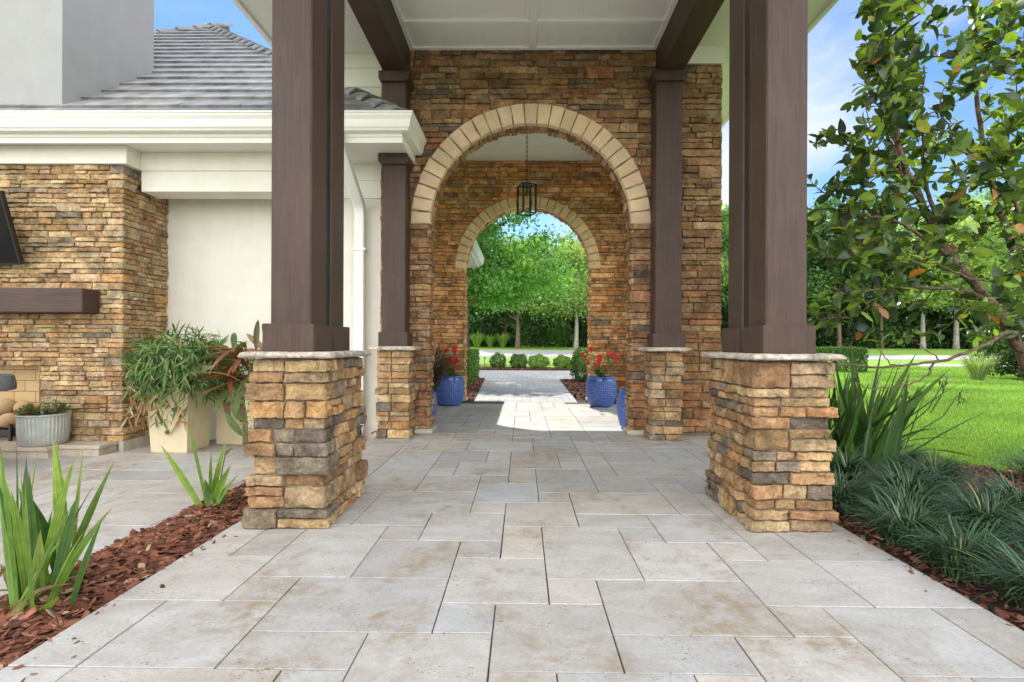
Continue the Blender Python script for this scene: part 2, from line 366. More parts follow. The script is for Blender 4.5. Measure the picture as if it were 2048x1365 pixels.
def ledge_pier(mb, x0, x1, y0, y1, rows, rng, pal, res=0.02, lmin=0.09, lmax=0.26, pmin=0.008, pmax=0.042, tall=0.088, sides='frbl'):
    """stones all round a square pier; each corner stone turns the corner"""
    faces = {'f': ((x0, y0, 0), (1, 0, 0), (0, -1, 0), x1-x0), 'r': ((x1, y0, 0), (0, 1, 0), (1, 0, 0), y1-y0),
             'b': ((x1, y1, 0), (-1, 0, 0), (0, 1, 0), x1-x0), 'l': ((x0, y1, 0), (0, -1, 0), (-1, 0, 0), y1-y0)}
    order = 'frbl'
    for ri, r in enumerate(rows):
        h = r[1]-r[0]; cs = {}
        for c in range(4):
            if h > tall*1.15 and rng.random() < 0.5:
                m = r[0]+h*rng.uniform(0.4, 0.6); parts = [(r[0], m), (m, r[1])]
            else: parts = [r]
            cs[c] = [(q, pick(pal, rng), rng.uniform(pmin, pmax), rng.uniform(0.09, 0.21), rng.uniform(0.09, 0.21)) for q in parts]
        for c, k in enumerate(order):
            if k not in sides: continue
            O, Ud, Nd, Ln = faces[k]; mf = plane_map(O, Ud, Nd)
            cut = min(Ln*0.42, 0.20); aA = [0]; 
            ext = 0.013 if ri == 0 else 0.0
            la = min(Ln*0.45, max(q[3] for q in cs[c])); lb = min(Ln*0.45, max(q[4] for q in cs[(c+1) % 4]))
            if Ln-la-lb < 0.10: lb = Ln-la
            for q in cs[c]: stone(mb, mf, -q[2]-ext, la, q[0][0], q[0][1], rng, q[2]+ext, res, q[1], facet=0.012)
            for q in cs[(c+1) % 4]: stone(mb, mf, Ln-lb, Ln+q[2]+ext, q[0][0], q[0][1], rng, q[2]+ext, res, q[1], facet=0.012)
            if Ln-la-lb > 0.02: fill_row(mb, mf, la, Ln-lb, r, rng, pal, res, lmin, lmax, pmin+ext, pmax+ext, tall)

def rough_slab(mb, x0, x1, y0, y1, z0, z1, rng, col, amp=0.008, step=0.03):
    """chiselled capstone: wavy edge outline, soft arris"""
    per = []
    def seg(a, b):
        n = max(2, int(np.hypot(b[0]-a[0], b[1]-a[1])/step)); return [(a[0]+(b[0]-a[0])*i/n, a[1]+(b[1]-a[1])*i/n) for i in range(n)]
    r = 0.014
    for a, b in (((x0+r, y0), (x1-r, y0)), ((x1, y0+r), (x1, y1-r)), ((x1-r, y1), (x0+r, y1)), ((x0, y1-r), (x0, y0+r))): per += seg(a, b)
    per = np.array(per); c = np.array([(x0+x1)/2, (y0+y1)/2]); n = len(per)
    rings = []
    for (ins, z) in ((0.02, z0), (0.004, z0+0.004), (0.0, z0+(z1-z0)*0.35), (0.001, z1-0.018), (0.008, z1-0.006), (0.022, z1), (0.07, z1)):
        d = c-per; d = np.sign(d)*np.minimum(np.abs(d), 1); ln = np.hypot(*(c-per).T)[:, None]
        q = per + (c-per)/ln*ins*1.2 + rng.normal(0, amp*0.35, per.shape)*(0 if ins > 0.03 else 1)
        rings.append(np.column_stack([q, np.full(n, z)+rng.normal(0, amp*0.12, n)*(0 if ins > 0.03 else 1)]))
    V = np.concatenate(rings+[[[c[0], c[1], z1]], [[c[0], c[1], z0]]]); m = len(rings); F = []
    for i in range(m-1):
        for j in range(n): F.append((i*n+j, i*n+(j+1) % n, (i+1)*n+(j+1) % n, (i+1)*n+j))
    for j in range(n):
        F.append(((m-1)*n+j, (m-1)*n+(j+1) % n, m*n, m*n)); F.append(((j+1) % n, j, m*n+1, m*n+1))
    mb.add(V, F, col)

# ------------------------------------------------------------------ ground, lawn sheet, paving
SL_L, SL_R = -1.594, 1.771
PATIO_Z = -0.12
def gz(x, y): return -0.06 + 0.0273*np.clip(np.asarray(y, float)-21, 0, 34)
def sheet(mb, xs, ys, dz=0.0, zf=gz, col=(1, 1, 1)):
    X, Y = np.meshgrid(xs, ys, indexing='ij'); Z = zf(X, Y)+dz; ny = len(ys)
    I, J = np.meshgrid(np.arange(len(xs)-1), np.arange(ny-1), indexing='ij'); q = (I*ny+J).ravel()
    mb.add(np.stack([X.ravel(), Y.ravel(), Z.ravel()], 1), np.stack([q, q+ny, q+ny+1, q+1], 1), col)

def mat_grass(name):
    m, n, l, b = new_mat(name); v = coords(n, l)
    f = noise(n, l, v, 0.5, 5); g = noise(n, l, v, 55, 4, 0.75); h = noise(n, l, v, 6, 4)
    c = mix(n, l, rng_(n, l, f, 0.3, 0.7, 0, 1), (0.175, 0.32, 0.05), (0.245, 0.40, 0.07))
    c = mix(n, l, 1.0, c, mix(n, l, rng_(n, l, g, 0.28, 0.72, 0, 1), (0.55, 0.6, 0.5), (1.35, 1.3, 1.35)), 'MULTIPLY')
    c = mix(n, l, rng_(n, l, h, 0.5, 0.75, 0, 0.4), c, (0.25, 0.33, 0.075))
    l.new(c, b.inputs['Base Color']); b.inputs['Roughness'].default_value = 0.8; b.inputs['Specular IOR Level'].default_value = 0.15
    bump(n, l, g, b, 0.8, 0.03); return m
M['grass'] = mat_grass('lawn_grass')
def zground(X, Y):
    z = gz(X, Y); return np.where((X < 1.72) & (Y < 9.31), -0.30, z)
mb = MB()
xs = np.concatenate([np.linspace(-400, -40, 6), np.linspace(-30, 1.70, 14), np.linspace(1.74, 40, 20), np.linspace(50, 400, 6)])
ys = np.concatenate([np.linspace(-300, -30, 5), np.linspace(-20, 9.29, 10), np.linspace(9.33, 20, 6), np.linspace(21, 56, 20), np.linspace(60, 500, 6)])
sheet(mb, xs, ys, 0, zground); struct(mb.build('lawn', M['grass'], smooth=True))

M['asphalt'] = mat_plain('pale_road', (0.31, 0.31, 0.325), 0.9, 0.05, 1.5, 0.4, 60)
mb = MB(); sheet(mb, np.linspace(-60, 16, 10), np.linspace(32.3, 42.8, 8), 0.012); struct(mb.build('road', M['asphalt']))
mb = MB(); sheet(mb, np.linspace(16, 75, 8), np.linspace(30.5, 36.5, 6), 0.012); struct(mb.build('road', M['asphalt']))
mb = MB(); sheet(mb, np.linspace(19, 60, 8), np.linspace(24.6, 26.4, 3), 0.012); struct(mb.build('side_path', M['asphalt']))

# brick paved court beyond the far arch
def mat_paver():
    m, n, l, b = new_mat('grey_brick_paver'); v = coords(n, l)
    br = n.new('ShaderNodeTexBrick'); l.new(v, br.inputs['Vector']); br.inputs['Scale'].default_value = 1.0
    br.offset = 0.5; br.inputs['Brick Width'].default_value = 0.30; br.inputs['Row Height'].default_value = 0.20
    br.inputs['Mortar Size'].default_value = 0.006; br.inputs['Mortar Smooth'].default_value = 0.2
    br.inputs['Color1'].default_value = (0.47, 0.46, 0.45, 1); br.inputs['Color2'].default_value = (0.36, 0.36, 0.37, 1); br.inputs['Mortar'].default_value = (0.16, 0.15, 0.14, 1)
    c = mix(n, l, 1.0, br.outputs['Color'], mix(n, l, noise(n, l, v, 9, 5), (0.8, 0.8, 0.8), (1.2, 1.2, 1.2)), 'MULTIPLY')
    l.new(c, b.inputs['Base Color']); b.inputs['Roughness'].default_value = 0.8
    inv = n.new('ShaderNodeMath'); inv.operation = 'SUBTRACT'; inv.inputs[0].default_value = 1; l.new(br.outputs['Fac'], inv.inputs[1])
    bump(n, l, inv.outputs[0], b, 0.4, 0.01); return m
M['paver'] = mat_paver()
mb = MB()
z0 = -0.018
V = [(-1.2, 9.02), (1.15, 9.02), (1.12, 15.2), (6, 15.2), (6, 20.35), (-7, 20.35), (-7, 15.2), (-1.15, 15.2)]
mb.prism(V, 'z', -0.2, z0); struct(mb.build('paved_court', M['paver'], fixn=True))

# travertine walkway: hand laid near rows, then the same French pattern carried on
def tile_table(y): return 1.565+0.2045*y+0.0008*y*y if y >= 0 else 1.565+0.2045*y
_kx = np.array([-8, -5, -4, -3, -2, -1, 0, 1, 2, 8]); _xx = np.array([SL_L, -0.945, -0.735, -0.53, -0.31, -0.10, 0.108, 0.317, 0.524, SL_R])
def tile_x(k): return float(np.interp(k, _kx, _xx))
KNOWN = [(-1, 1, 0, 2), (0, 1, 2, 3), (-2, 0, 2, 4), (-2, -1, 1, 2), (-5, -2, 1, 3), (0, 2, 3, 6), (1, 4, 1, 3), (1, 3, 0, 1), (3, 5, -1, 1), (4, 5, 1, 2), (5, 7, 0, 2), (7, 8, 0, 2),
 (2, 3, 5, 6), (2, 4, 3, 5), (3, 5, 5, 7), (1, 3, 6, 7), (1, 4, 7, 9), (4, 5, 4, 5), (4, 6, 2, 4), (5, 6, 4, 6), (6, 8, 4, 6), (6, 8, 2, 4), (-1, 1, 6, 8), (0, 1, 8, 9), (-1, 0, 4, 6), (-2, -1, 4, 5),
 (-4, -2, 3, 5), (-3, -1, 5, 7), (-4, -3, 5, 6), (-5, -3, 6, 7), (-5, -2, 7, 9), (-2, -1, 7, 8), (-2, 0, 8, 10), (-6, -4, 3, 6), (-6, -5, 2, 3), (-7, -5, 0, 2), (-8, -7, 0, 2), (-8, -6, 2, 4), (-7, -6, 4, 6), (-8, -7, 4, 6),
 (-5, -3, 0, 1), (-3, -1, -1, 1), (0, 2, 9, 12), (-1, 0, 10, 12), (-2, -1, 10, 11), (-4, -2, 9, 11), (2, 3, 11, 12), (2, 4, 9, 11), (-6, -4, 9, 12), (-3, -1, 11, 13), (-4, -3, 11, 12)]
def pack(known, k0, k1, j0, j1, rng):
    occ = {}; out = []
    def put(t):
        if any((i, j) in occ for i in range(t[0], t[1]) for j in range(t[2], t[3])): return False
        for i in range(t[0], t[1]):
            for j in range(t[2], t[3]): occ[i, j] = 1
        out.append(t); return True
    for t in known: put(t)
    sizes = [(3, 2), (2, 3), (2, 2), (2, 2), (1, 2), (2, 1), (2, 3), (3, 2), (1, 1)]
    for j in range(j0, j1):
        for i in range(k0, k1):
            if (i, j) in occ: continue
            ss = [sizes[q] for q in rng.permutation(len(sizes))]
            for a, b in ss+[(2, 2), (2, 1), (1, 2), (1, 1)]:
                if i+a <= k1 and j+b <= j1 and put((i, i+a, j, j+b)): break
    return out
def lay_tiles(name, tiles, fx, fy, z, rng, gap=0.0027, keep=None):
    mb = MB()
    for (a, b, c, d) in tiles:
        x0, x1, y0, y1 = fx(a)+gap*rng.uniform(0.6, 1.3), fx(b)-gap*rng.uniform(0.6, 1.3), fy(c)+gap*rng.uniform(0.5, 1.2), fy(d)-gap*rng.uniform(0.5, 1.2)
        if keep and not keep(x0, x1, y0, y1): continue
        g = rng.uniform(0.86, 1.07); wmt = rng.normal(0.004, 0.020)
        dz = rng.uniform(-0.0012, 0.0012)
        mb.box(x0, x1, y0, y1, z-0.03, z+dz, (g*(1+wmt), g, g*(1-wmt*1.3)), bev=0.002)
    return mb.build(name, M['trav'])
rng = np.random.default_rng(11)
tiles = pack(KNOWN, -8, 8, -14, 33, rng)
struct(lay_tiles('walkway', tiles, tile_x, tile_table, 0.0, rng, keep=lambda a, b, c, d: d < 9.05))
mb = MB(); mb.box(SL_L+0.006, SL_R-0.006, -1.4, 9.0, -0.28, -0.008); struct(mb.build('walkway_bed', M['joint']))
mb = MB(); mb.box(SL_R+0.004, 2.32, 4.95, 5.74, -0.2, -0.006, bev=0.01); struct(mb.build('concrete_pad', M['footing']))
rng = np.random.default_rng(5)
ptiles = pack([], -14, 8, 0, 17, rng)
px_ = lambda k: -4.2+0.32*k
py_ = lambda j: 0.4+0.34*j
struct(lay_tiles('patio', ptiles, px_, py_, PATIO_Z, rng, gap=0.003, keep=lambda a, b, c, d: b < -1.62))
mb = MB(); mb.box(-14, -1.60, -14, 6.2, -0.29, PATIO_Z-0.008); struct(mb.build('patio_bed', M['joint']))
mb = MB(); mb.box(-1.55, 14, -16, -1.42, -0.29, -0.02, (0.95, 0.95, 0.95), bev=0.01); struct(mb.build('rear_terrace', M['trav']))

# flower beds
def bed(name, poly, z, n=0): 
    mb = MB(); mb.prism(poly, 'z', z-0.15, z); return struct(mb.build(name, M['bed'], fixn=True))
bed('flower_bed', [(1.775, -1.4), (4.9, -1.4), (4.85, 2.6), (4.5, 3.7), (3.9, 4.65), (3.1, 5.1), (2.34, 5.3), (2.34, 4.94), (1.775, 4.94)], -0.035)
bed('flower_bed', [(-2.06, -1.2), (-1.6, -1.2), (-1.6, 3.7), (-2.04, 3.6)], -0.055)
bed('flower_bed', [(-2.3, 9.06), (-1.2, 9.06), (-0.86, 9.06), (-1.1, 15.1), (-2.3, 15.1)], -0.01)
bed('flower_bed', [(0.98, 9.06), (2.6, 9.06), (2.6, 15.1), (1.1, 15.1)], -0.01)
bed('flower_bed', [(-7, 20.36), (7, 20.36), (7, 21.9), (-7, 21.9)], 0.02)

# ------------------------------------------------------------------ stone piers with posts
AX = 0.084
def post_box(mb, x0, x1, y0, y1, z0, z1): mb.box(x0, x1, y0, y1, z0, z1, bev=0.008)
def porch_column(label, xc, wx, seed, post_x):
    rng = np.random.default_rng(seed)
    t = thing('porch_column', label, 'column', (xc, 3.1, 0), 'porch columns on stone piers')
    y0, y1 = 2.785, 3.425; x0, x1 = xc-wx/2, xc+wx/2
    mb = MB(); rows = make_rows(0.0, 0.914, rng, 0.048, 0.125)
    ledge_pier(mb, x0, x1, y0, y1, rows, rng, PAL_PIER, res=0.018)
    pier = mb.build('stone_pier', M['stone'], t, smooth=True, sharp=24)
    mb = MB(); mb.box(x0+0.004, x1-0.004, y0+0.004, y1-0.004, 0.001, 0.916); mb.build('mortar_core', M['mortar'], pier)
    mb = MB(); rough_slab(mb, x0-0.065, x1+0.065, y0-0.085, y1+0.075, 0.922, 0.957, rng, (0.64, 0.59, 0.53)); mb.build('capstone', M['cap'], t, smooth=True)
    a, b = post_x
    mb = MB(); mb.box(a+0.008, b-0.008, 3.061, 3.134, 0.958, 4.6); mb.build('gap_shade_strip', M['black'], t)  # black strip added so the gap between the posts looks shaded
    for (p0, p1) in ((2.835, 3.06), (3.135, 3.36)):
        mb = MB(); post_box(mb, a, b, p0, p1, 0.958, 4.62); po = mb.build('post', M['wood'], t)
        e = 0.03; mb = MB()
        f0, f1 = (p0-e, p1+0.012) if p0 < 3 else (p0-0.012, p1+e)
        for (q0, q1, r0, r1) in ((a-e, b+e, f0, p0-0.001), (a-e, b+e, p1+0.001, f1), (a-e, a-0.001, p0-0.001, p1+0.001), (b+0.001, b+e, p0-0.001, p1+0.001)):
            mb.box(q0, q1, r0, r1, 0.958, 1.112, bev=0.003)
        mb.build('plinth', M['wood'], po)
    return t
porch_column('stone pier with two brown posts beside the mulch bed and planters', -1.275, 0.372, 3, (-1.405, -1.178))
porch_column('stone pier with two brown posts beside the lawn and dark border grass', 1.455, 0.375, 8, (1.340, 1.566))

def wall_column(label, x0, x1, px0, px1, seed, gap=None):
    rng = np.random.default_rng(seed); t = thing('wall_column', label, 'column', ((x0+x1)/2, 5.5, 0), 'half columns against the arched wall')
    mb = MB(); rows = make_rows(0, 0.93, rng, 0.045, 0.10)
    ledge_pier(mb, x0+0.02, x1-0.02, 5.43, 5.73, rows, rng, PAL_PIER, res=0.028, lmin=0.07, lmax=0.2, sides='frl')
    p = mb.build('stone_pier', M['stone'], t, smooth=True, sharp=24)
    mb = MB(); mb.box(x0+0.024, x1-0.024, 5.434, 5.73, 0.001, 0.935); mb.build('mortar_core', M['mortar'], p)
    mb = MB(); rough_slab(mb, x0-0.075, x1+0.075, 5.33, 5.735, 0.936, 0.98, rng, (0.70, 0.64, 0.56)); mb.build('capstone', M['cap'], t, smooth=True)
    spans = [(0.981, 3.925)] if gap is None else [(0.981, gap[0]), (gap[1], 3.925)]
    for z0, z1 in spans:
        mb = MB(); post_box(mb, px0, px1, 5.49, 5.715, z0, z1); po = mb.build('post', M['wood'], t)
        e = 0.03
        if z0 < 1:
            mb = MB(); mb.box(px0-e, px1+e, 5.46, 5.489, z0, z0+0.15, bev=0.003); mb.box(px0-e, px0-0.001, 5.489, 5.71, z0, z0+0.15, bev=0.003); mb.box(px1+0.001, px1+e, 5.489, 5.71, z0, z0+0.15, bev=0.003)
            mb.build('plinth', M['wood'], po)
        mb = MB(); c0, c1 = z1-0.11, z1-0.001
        mb.prism([(px0-e*1.2, c1), (px0-e*1.2, c0+0.03), (px0-0.006, c0), (px1+0.006, c0), (px1+e*1.2, c0+0.03), (px1+e*1.2, c1)], 'y', 5.45, 5.714)
        mb.build('post_cap', M['wood'], po, fixn=True)
wall_column('slim brown post on a stone half pier beside the white downspout', -1.545, -1.2, -1.515, -1.262, 21, gap=(3.04, 3.28))
wall_column('slim brown post on a stone half pier right of the near arch', 1.36, 1.685, 1.418, 1.70, 22)

# ------------------------------------------------------------------ the two arched stone walls
def arch_core(mb, x0, x1, y0, y1, ztop, cx, r, cz, n=40):
    mb.box(x0, cx-r, y0, y1, -0.05, cz); mb.box(cx+r, x1, y0, y1, -0.05, cz)
    mb.box(x0, cx-r, y0, y1, cz, ztop); mb.box(cx+r, x1, y0, y1, cz, ztop)
    A = np.linspace(math.pi, 0, n+1); P = [(cx+r*math.cos(a), cz+r*math.sin(a)) for a in A]
    for (xa, za), (xb, zb) in zip(P[:-1], P[1:]):
        V = [(xa, y0, za), (xb, y0, zb), (xb, y0, ztop), (xa, y0, ztop), (xa, y1, za), (xb, y1, zb), (xb, y1, ztop), (xa, y1, ztop)]
        mb.add(V, [(0, 1, 2, 3), (5, 4, 7, 6), (4, 5, 1, 0), (3, 2, 6, 7)])
def stone_archway(label, Yf, thick, x0, x1, ztop, cz, r_in, r_out, seed, pal, res, nv, ring=(0.70, 0.53, 0.35)):
    rng = np.random.default_rng(seed); t = thing('stone_archway', label, 'archway', (AX, Yf, 0))
    core = MB(); arch_core(core, x0, x1, Yf+0.031, Yf+thick, ztop, AX, r_in+0.025, cz); core.build('wall_core', M['mortar'], t)
    rows = make_rows(0.03, ztop, rng, 0.042, 0.14 if res < .04 else 0.10); rm = r_in+(r_out-r_in)*0.55
    def iv(v0, v1):
        zc = (v0+v1)/2
        if zc < cz-0.001: h = r_in+0.02
        elif zc < cz+rm: h = math.sqrt(rm*rm-(zc-cz)**2)
        else: return [(x0, x1)]
        return [(x0, AX-h), (AX+h, x1)]
    mb = MB(); ledge(mb, plane_map((0, Yf+0.026, 0), (1, 0, 0), (0, -1, 0)), rows, rng, pal, iv, res=res, lmin=0.12, lmax=0.46, tall=0.10)
    mb.build('stone_facing', M['stone'], t, smooth=True, sharp=24)
    # reveals of the opening and its curved underside
    mb = MB(); jr = [r for r in rows if r[0] < cz-0.03]; jr[-1] = (jr[-1][0], cz)
    for sgn in (1, -1):
        ux = AX-sgn*(r_in+0.018)
        mf = plane_map((ux, Yf+0.02 if sgn < 0 else Yf+thick, 0), (0, -sgn, 0), (sgn, 0, 0))
        mf = plane_map((ux, Yf+0.0, 0), (0, 1, 0), (sgn, 0, 0))
        ledge(mb, mf, jr, rng, pal, lambda a, b: [(-0.012, thick+0.02)], res=0.035, lmin=0.09, lmax=0.22, pmin=0.008, pmax=0.035)
    def am(u, v, h):
        th = math.pi-u/r_in; r = r_in+0.016-h
        return np.stack([AX+r*np.cos(th), Yf+0.035+v, cz+r*np.sin(th)], 1)
    u = 0; Lmax = math.pi*r_in
    while u < Lmax-1e-6:
        Lg = rng.uniform(0.05, 0.13); Lg = Lg if Lmax-u-Lg > 0.05 else Lmax-u
        m = thick*rng.uniform(0.35, 0.7)
        for a, b in (((0, m), (m, thick)) if rng.random() < 0.6 else ((0, thick),)):
            stone(mb, am, u, u+Lg, a, b, rng, rng.uniform(0.008, 0.03), 0.03, pick(pal, rng)*1.1)
        u += Lg
    mb.build('reveal_stones', M['stone'], t, smooth=True, sharp=24)
    mb = MB(); da = math.pi/nv
    for k in range(nv):
        a0 = math.pi-k*da
        def vm(u, v, h, a0=a0):
            th = a0-u; r = r_in-0.004+v
            return np.stack([AX+r*np.cos(th), Yf+0.005-h, cz+r*np.sin(th)], 1)
        c = np.array(ring)*rng.uniform(0.9, 1.1)*rng.uniform(0.97, 1.03, 3)
        g = 0.004
        stone_arc(mb, vm, da, r_out-r_in, rng, c, r_in, Yf)
    mb.build('arch_ring', M['voussoir'], t, smooth=True, sharp=30)
    for xa, xb in ((AX-r_in-0.03-0.16, AX-r_in+0.035), (AX+r_in-0.035, AX+r_in+0.03+0.16)):
        mb = MB(); mb.box(xa, xb, Yf-0.045, Yf+thick+0.03, 0.001, 0.055, bev=0.012); mb.build('footing', M['footing'], t)
    return t
def stone_arc(mb, vm, da, depth, rng, col, r_in, Yf):
    g = 0.0028/(r_in+0.1); us = np.array([g, g+0.002, g+0.012, da/2, da-g-0.012, da-g-0.002, da-g]); vv = np.array([0, 0.002, 0.012, depth*0.5, depth-0.012, depth-0.002, depth])
    U, V = np.meshgrid(us, vv, indexing='ij'); nu = nv = 7
    I, J = np.meshgrid(np.arange(nu), np.arange(nv), indexing='ij'); d = np.minimum(np.minimum(I, nu-1-I), np.minimum(J, nv-1-J))
    p = 0.040+rng.uniform(-0.003, 0.003)
    H = np.choose(np.minimum(d, 2), [np.full(U.shape, -0.04), np.full(U.shape, p-0.009), np.full(U.shape, p)]) + rng.normal(0, 0.0012, U.shape)*(d > 0)
    wob = rng.normal(0, 0.0022, U.shape)*(d <= 1)
    P = vm((U+wob).ravel(), (V+wob[::-1]).ravel(), H.ravel()); q = (I[:-1, :-1]*nv+J[:-1, :-1]).ravel()
    mb.add(P, np.stack([q, q+nv, q+nv+1, q+1], 1), col)
CEIL = 4.30
stone_archway('ledge stone wall with the nearer arch, framed by two slim posts', 5.72, 0.23, -1.60, 2.215, CEIL, 2.345, 1.12, 1.345, 31, PAL_WALL, 0.034, 27)
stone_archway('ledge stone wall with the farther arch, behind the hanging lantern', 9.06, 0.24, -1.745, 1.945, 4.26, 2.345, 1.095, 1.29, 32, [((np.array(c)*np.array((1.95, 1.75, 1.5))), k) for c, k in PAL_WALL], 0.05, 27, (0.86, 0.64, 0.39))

t = thing('passage', 'cream ceiling and side walls of the passage between both arches', 'passage', (AX, 7.5, 0))
mb = MB(); mb.box(-1.745, 1.945, 5.951, 9.085, 4.262, 4.36); mb.build('ceiling', M['white'], t)
mb = MB(); mb.box(-1.95, -1.75, 5.951, 9.3, -0.05, 4.261); mb.build('side_wall', M['stucco'], t)
mb = MB(); mb.box(1.95, 2.2, 5.951, 6.45, -0.05, 4.261); mb.box(1.95, 2.2, 8.65, 9.3, -0.05, 4.261); mb.box(1.952, 2.198, 6.45, 8.65, 3.35, 4.26); mb.build('side_wall', M['stucco'], t)  # wide opening in this unseen wall added to let in fill light

# ------------------------------------------------------------------ porch roof
def gutter_profile(): # (outward, z) ogee outline, outward positive
    return [(0, 0), (0.065, 0), (0.072, 0.012), (0.085, 0.022), (0.092, 0.045), (0.098, 0.075), (0.115, 0.098), (0.118, 0.112), (0.126, 0.116), (0.126, 0.128), (0.116, 0.128), (0.106, 0.118), (0.006, 0.118), (0, 0.128)]
def roof_courses(mb, e0, e1, a0, a1, run, slope, rng, course=0.34, wtile=0.33, thick=0.035, hipA=True, hipB=True):
    """one hipped slope of flat tiles. e0,e1 eave ends (x,y,z); 'run' = plan distance to the ridge point; returns tiles as thin overlapping slabs"""
    e0 = Vector(e0); e1 = Vector(e1); ud = (e1-e0).normalized(); Ln = (e1-e0).length
    inn = Vector((-ud.y, ud.x, 0)); up = (inn + Vector((0, 0, slope))).normalized(); nrm = ud.cross(up).normalized()
    if nrm.z < 0: nrm = -nrm
    sl = run*math.sqrt(1+slope*slope); n = int(sl/course)
    for i in range(n+1):
        s0 = i*course; s1 = min(sl, s0+course+0.02); p = s0/sl; p1 = min(1, s1/sl)
        a = (a0*p if hipA else 0); b = Ln-(a1*p if hipB else 0); a_1 = (a0*p1 if hipA else 0); b_1 = Ln-(a1*p1 if hipB else 0)
        off = rng.uniform(0, wtile); u = a
        while u < b-0.02:
            u2 = min(b, u+(off if u == a and off > 0.05 else wtile))
            lo = e0+ud*u+up*s0; lo2 = e0+ud*u2+up*s0
            ua, ub = max(u, a_1), min(u2, b_1)
            if ub < ua: ua = ub = min(max((u+u2)/2, a_1), max(a_1, b_1))
            hi = e0+ud*ua+up*s1; hi2 = e0+ud*ub+up*s1
            j = rng.uniform(-0.003, 0.003); T = nrm*(thick+0.012+j); t0 = nrm*(0.012+j)
            q = ud*0.002
            V = [lo+t0+q, lo2+t0-q, hi2-nrm*0.004, hi-nrm*0.004, lo+T+q, lo2+T-q, hi2+nrm*(thick-0.016), hi+nrm*(thick-0.016)]
            mb.add([tuple(v) for v in V], [(0, 3, 2, 1), (4, 5, 6, 7), (1, 2, 6, 5), (2, 3, 7, 6), (3, 0, 4, 7)], np.ones(3)*rng.uniform(0.85, 1.12))
            mb.add([tuple(v) for v in (V[0], V[1], V[5], V[4])], [(0, 1, 2, 3)], np.array((0.34, 0.30, 0.26))*rng.uniform(0.8, 1.15))   # brown butt ends, darkened further to paint in the riser shade
            u = u2

t = thing('porch_roof', 'covered porch roof with panelled white ceiling and brown beams overhead', 'roof', (AX, 5.0, 4.3))
mb = MB(); mb.box(-1.27, 1.47, 2.2, 5.70, CEIL+0.001, CEIL+0.03); mb.build('ceiling', M['bead'], t)
mb = MB()
for y in (2.4, 3.1, 3.82, 4.54, 5.22): mb.box(-1.225, 1.425, y-0.032, y+0.032, CEIL-0.022, CEIL)
mb.box(-1.225, 1.425, 5.655, 5.70, CEIL-0.02, CEIL); mb.box(-1.268, -1.226, 2.4, 5.70, CEIL-0.02, CEIL); mb.box(1.426, 1.468, 2.4, 5.70, CEIL-0.02, CEIL)
mb.box(AX+0.015-0.035, AX+0.015+0.035, 2.4, 5.654, CEIL-0.026, CEIL-0.0005); mb.build('ceiling_batten', M['white'], t)
for x0, x1 in ((-1.51, -1.27), (1.47, 1.708)):
    mb = MB(); mb.box(x0, x1, 2.3, 5.715, 3.93, CEIL+0.02, bev=0.006); mb.build('beam', M['wood_y'], t)
mb = MB(); mb.box(-1.5, 1.7, 2.0, 2.24, 3.93, CEIL+0.02, bev=0.006); mb.build('beam', M['wood'], t)
EX0, EX1, EY0, EY1 = -2.75, 2.95, 1.35, 10.3
mb = MB(); mb.box(EX0+0.02, -1.511, EY0, EY1, CEIL+0.002, CEIL+0.03); mb.box(1.709, EX1-0.02, EY0, EY1, CEIL+0.002, CEIL+0.03); mb.box(-1.5, 1.7, EY0, 1.999, CEIL+0.002, CEIL+0.03)
mb.box(-1.5, 1.7, 9.33, EY1, CEIL+0.002, CEIL+0.03)
mb.build('soffit', M['trim'], t)
mb = MB(); mb.box(EX0, EX0+0.019, EY0, EY1, CEIL-0.03, CEIL+0.16); mb.box(EX1-0.019, EX1, EY0, EY1, CEIL-0.03, CEIL+0.16); mb.box(EX0, EX1, EY0-0.02, EY0-0.001, CEIL-0.03, CEIL+0.16); mb.box(EX0, EX1, EY1+0.001, EY1+0.02, CEIL-0.03, CEIL+0.16); mb.build('fascia', M['trim'], t)
for sx, xe in ((-1, EX0-0.001), (1, EX1+0.001)):
    mb = MB(); mb.prism([(xe+sx*o, CEIL+0.01+z) for o, z in gutter_profile()], 'y', EY0-0.1, EY1+0.1); mb.build('gutter', M['gutter'], t, fixn=True)
mb = MB(); mb.box(1.709, 2.225, 5.672, 5.70, 4.115, CEIL+0.001); mb.build('frieze', M['trim'], t)
rng = np.random.default_rng(41); mb = MB(); wd = (EX1-EX0)/2
zz = CEIL+0.17
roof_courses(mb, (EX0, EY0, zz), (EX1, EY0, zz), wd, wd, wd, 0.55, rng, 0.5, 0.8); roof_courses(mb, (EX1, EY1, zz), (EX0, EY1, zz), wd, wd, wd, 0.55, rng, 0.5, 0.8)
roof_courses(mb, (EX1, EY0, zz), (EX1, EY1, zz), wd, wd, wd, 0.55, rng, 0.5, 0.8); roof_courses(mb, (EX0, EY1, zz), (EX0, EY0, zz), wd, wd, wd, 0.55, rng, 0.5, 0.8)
mb.build('tiles', M['rooftile'], t)

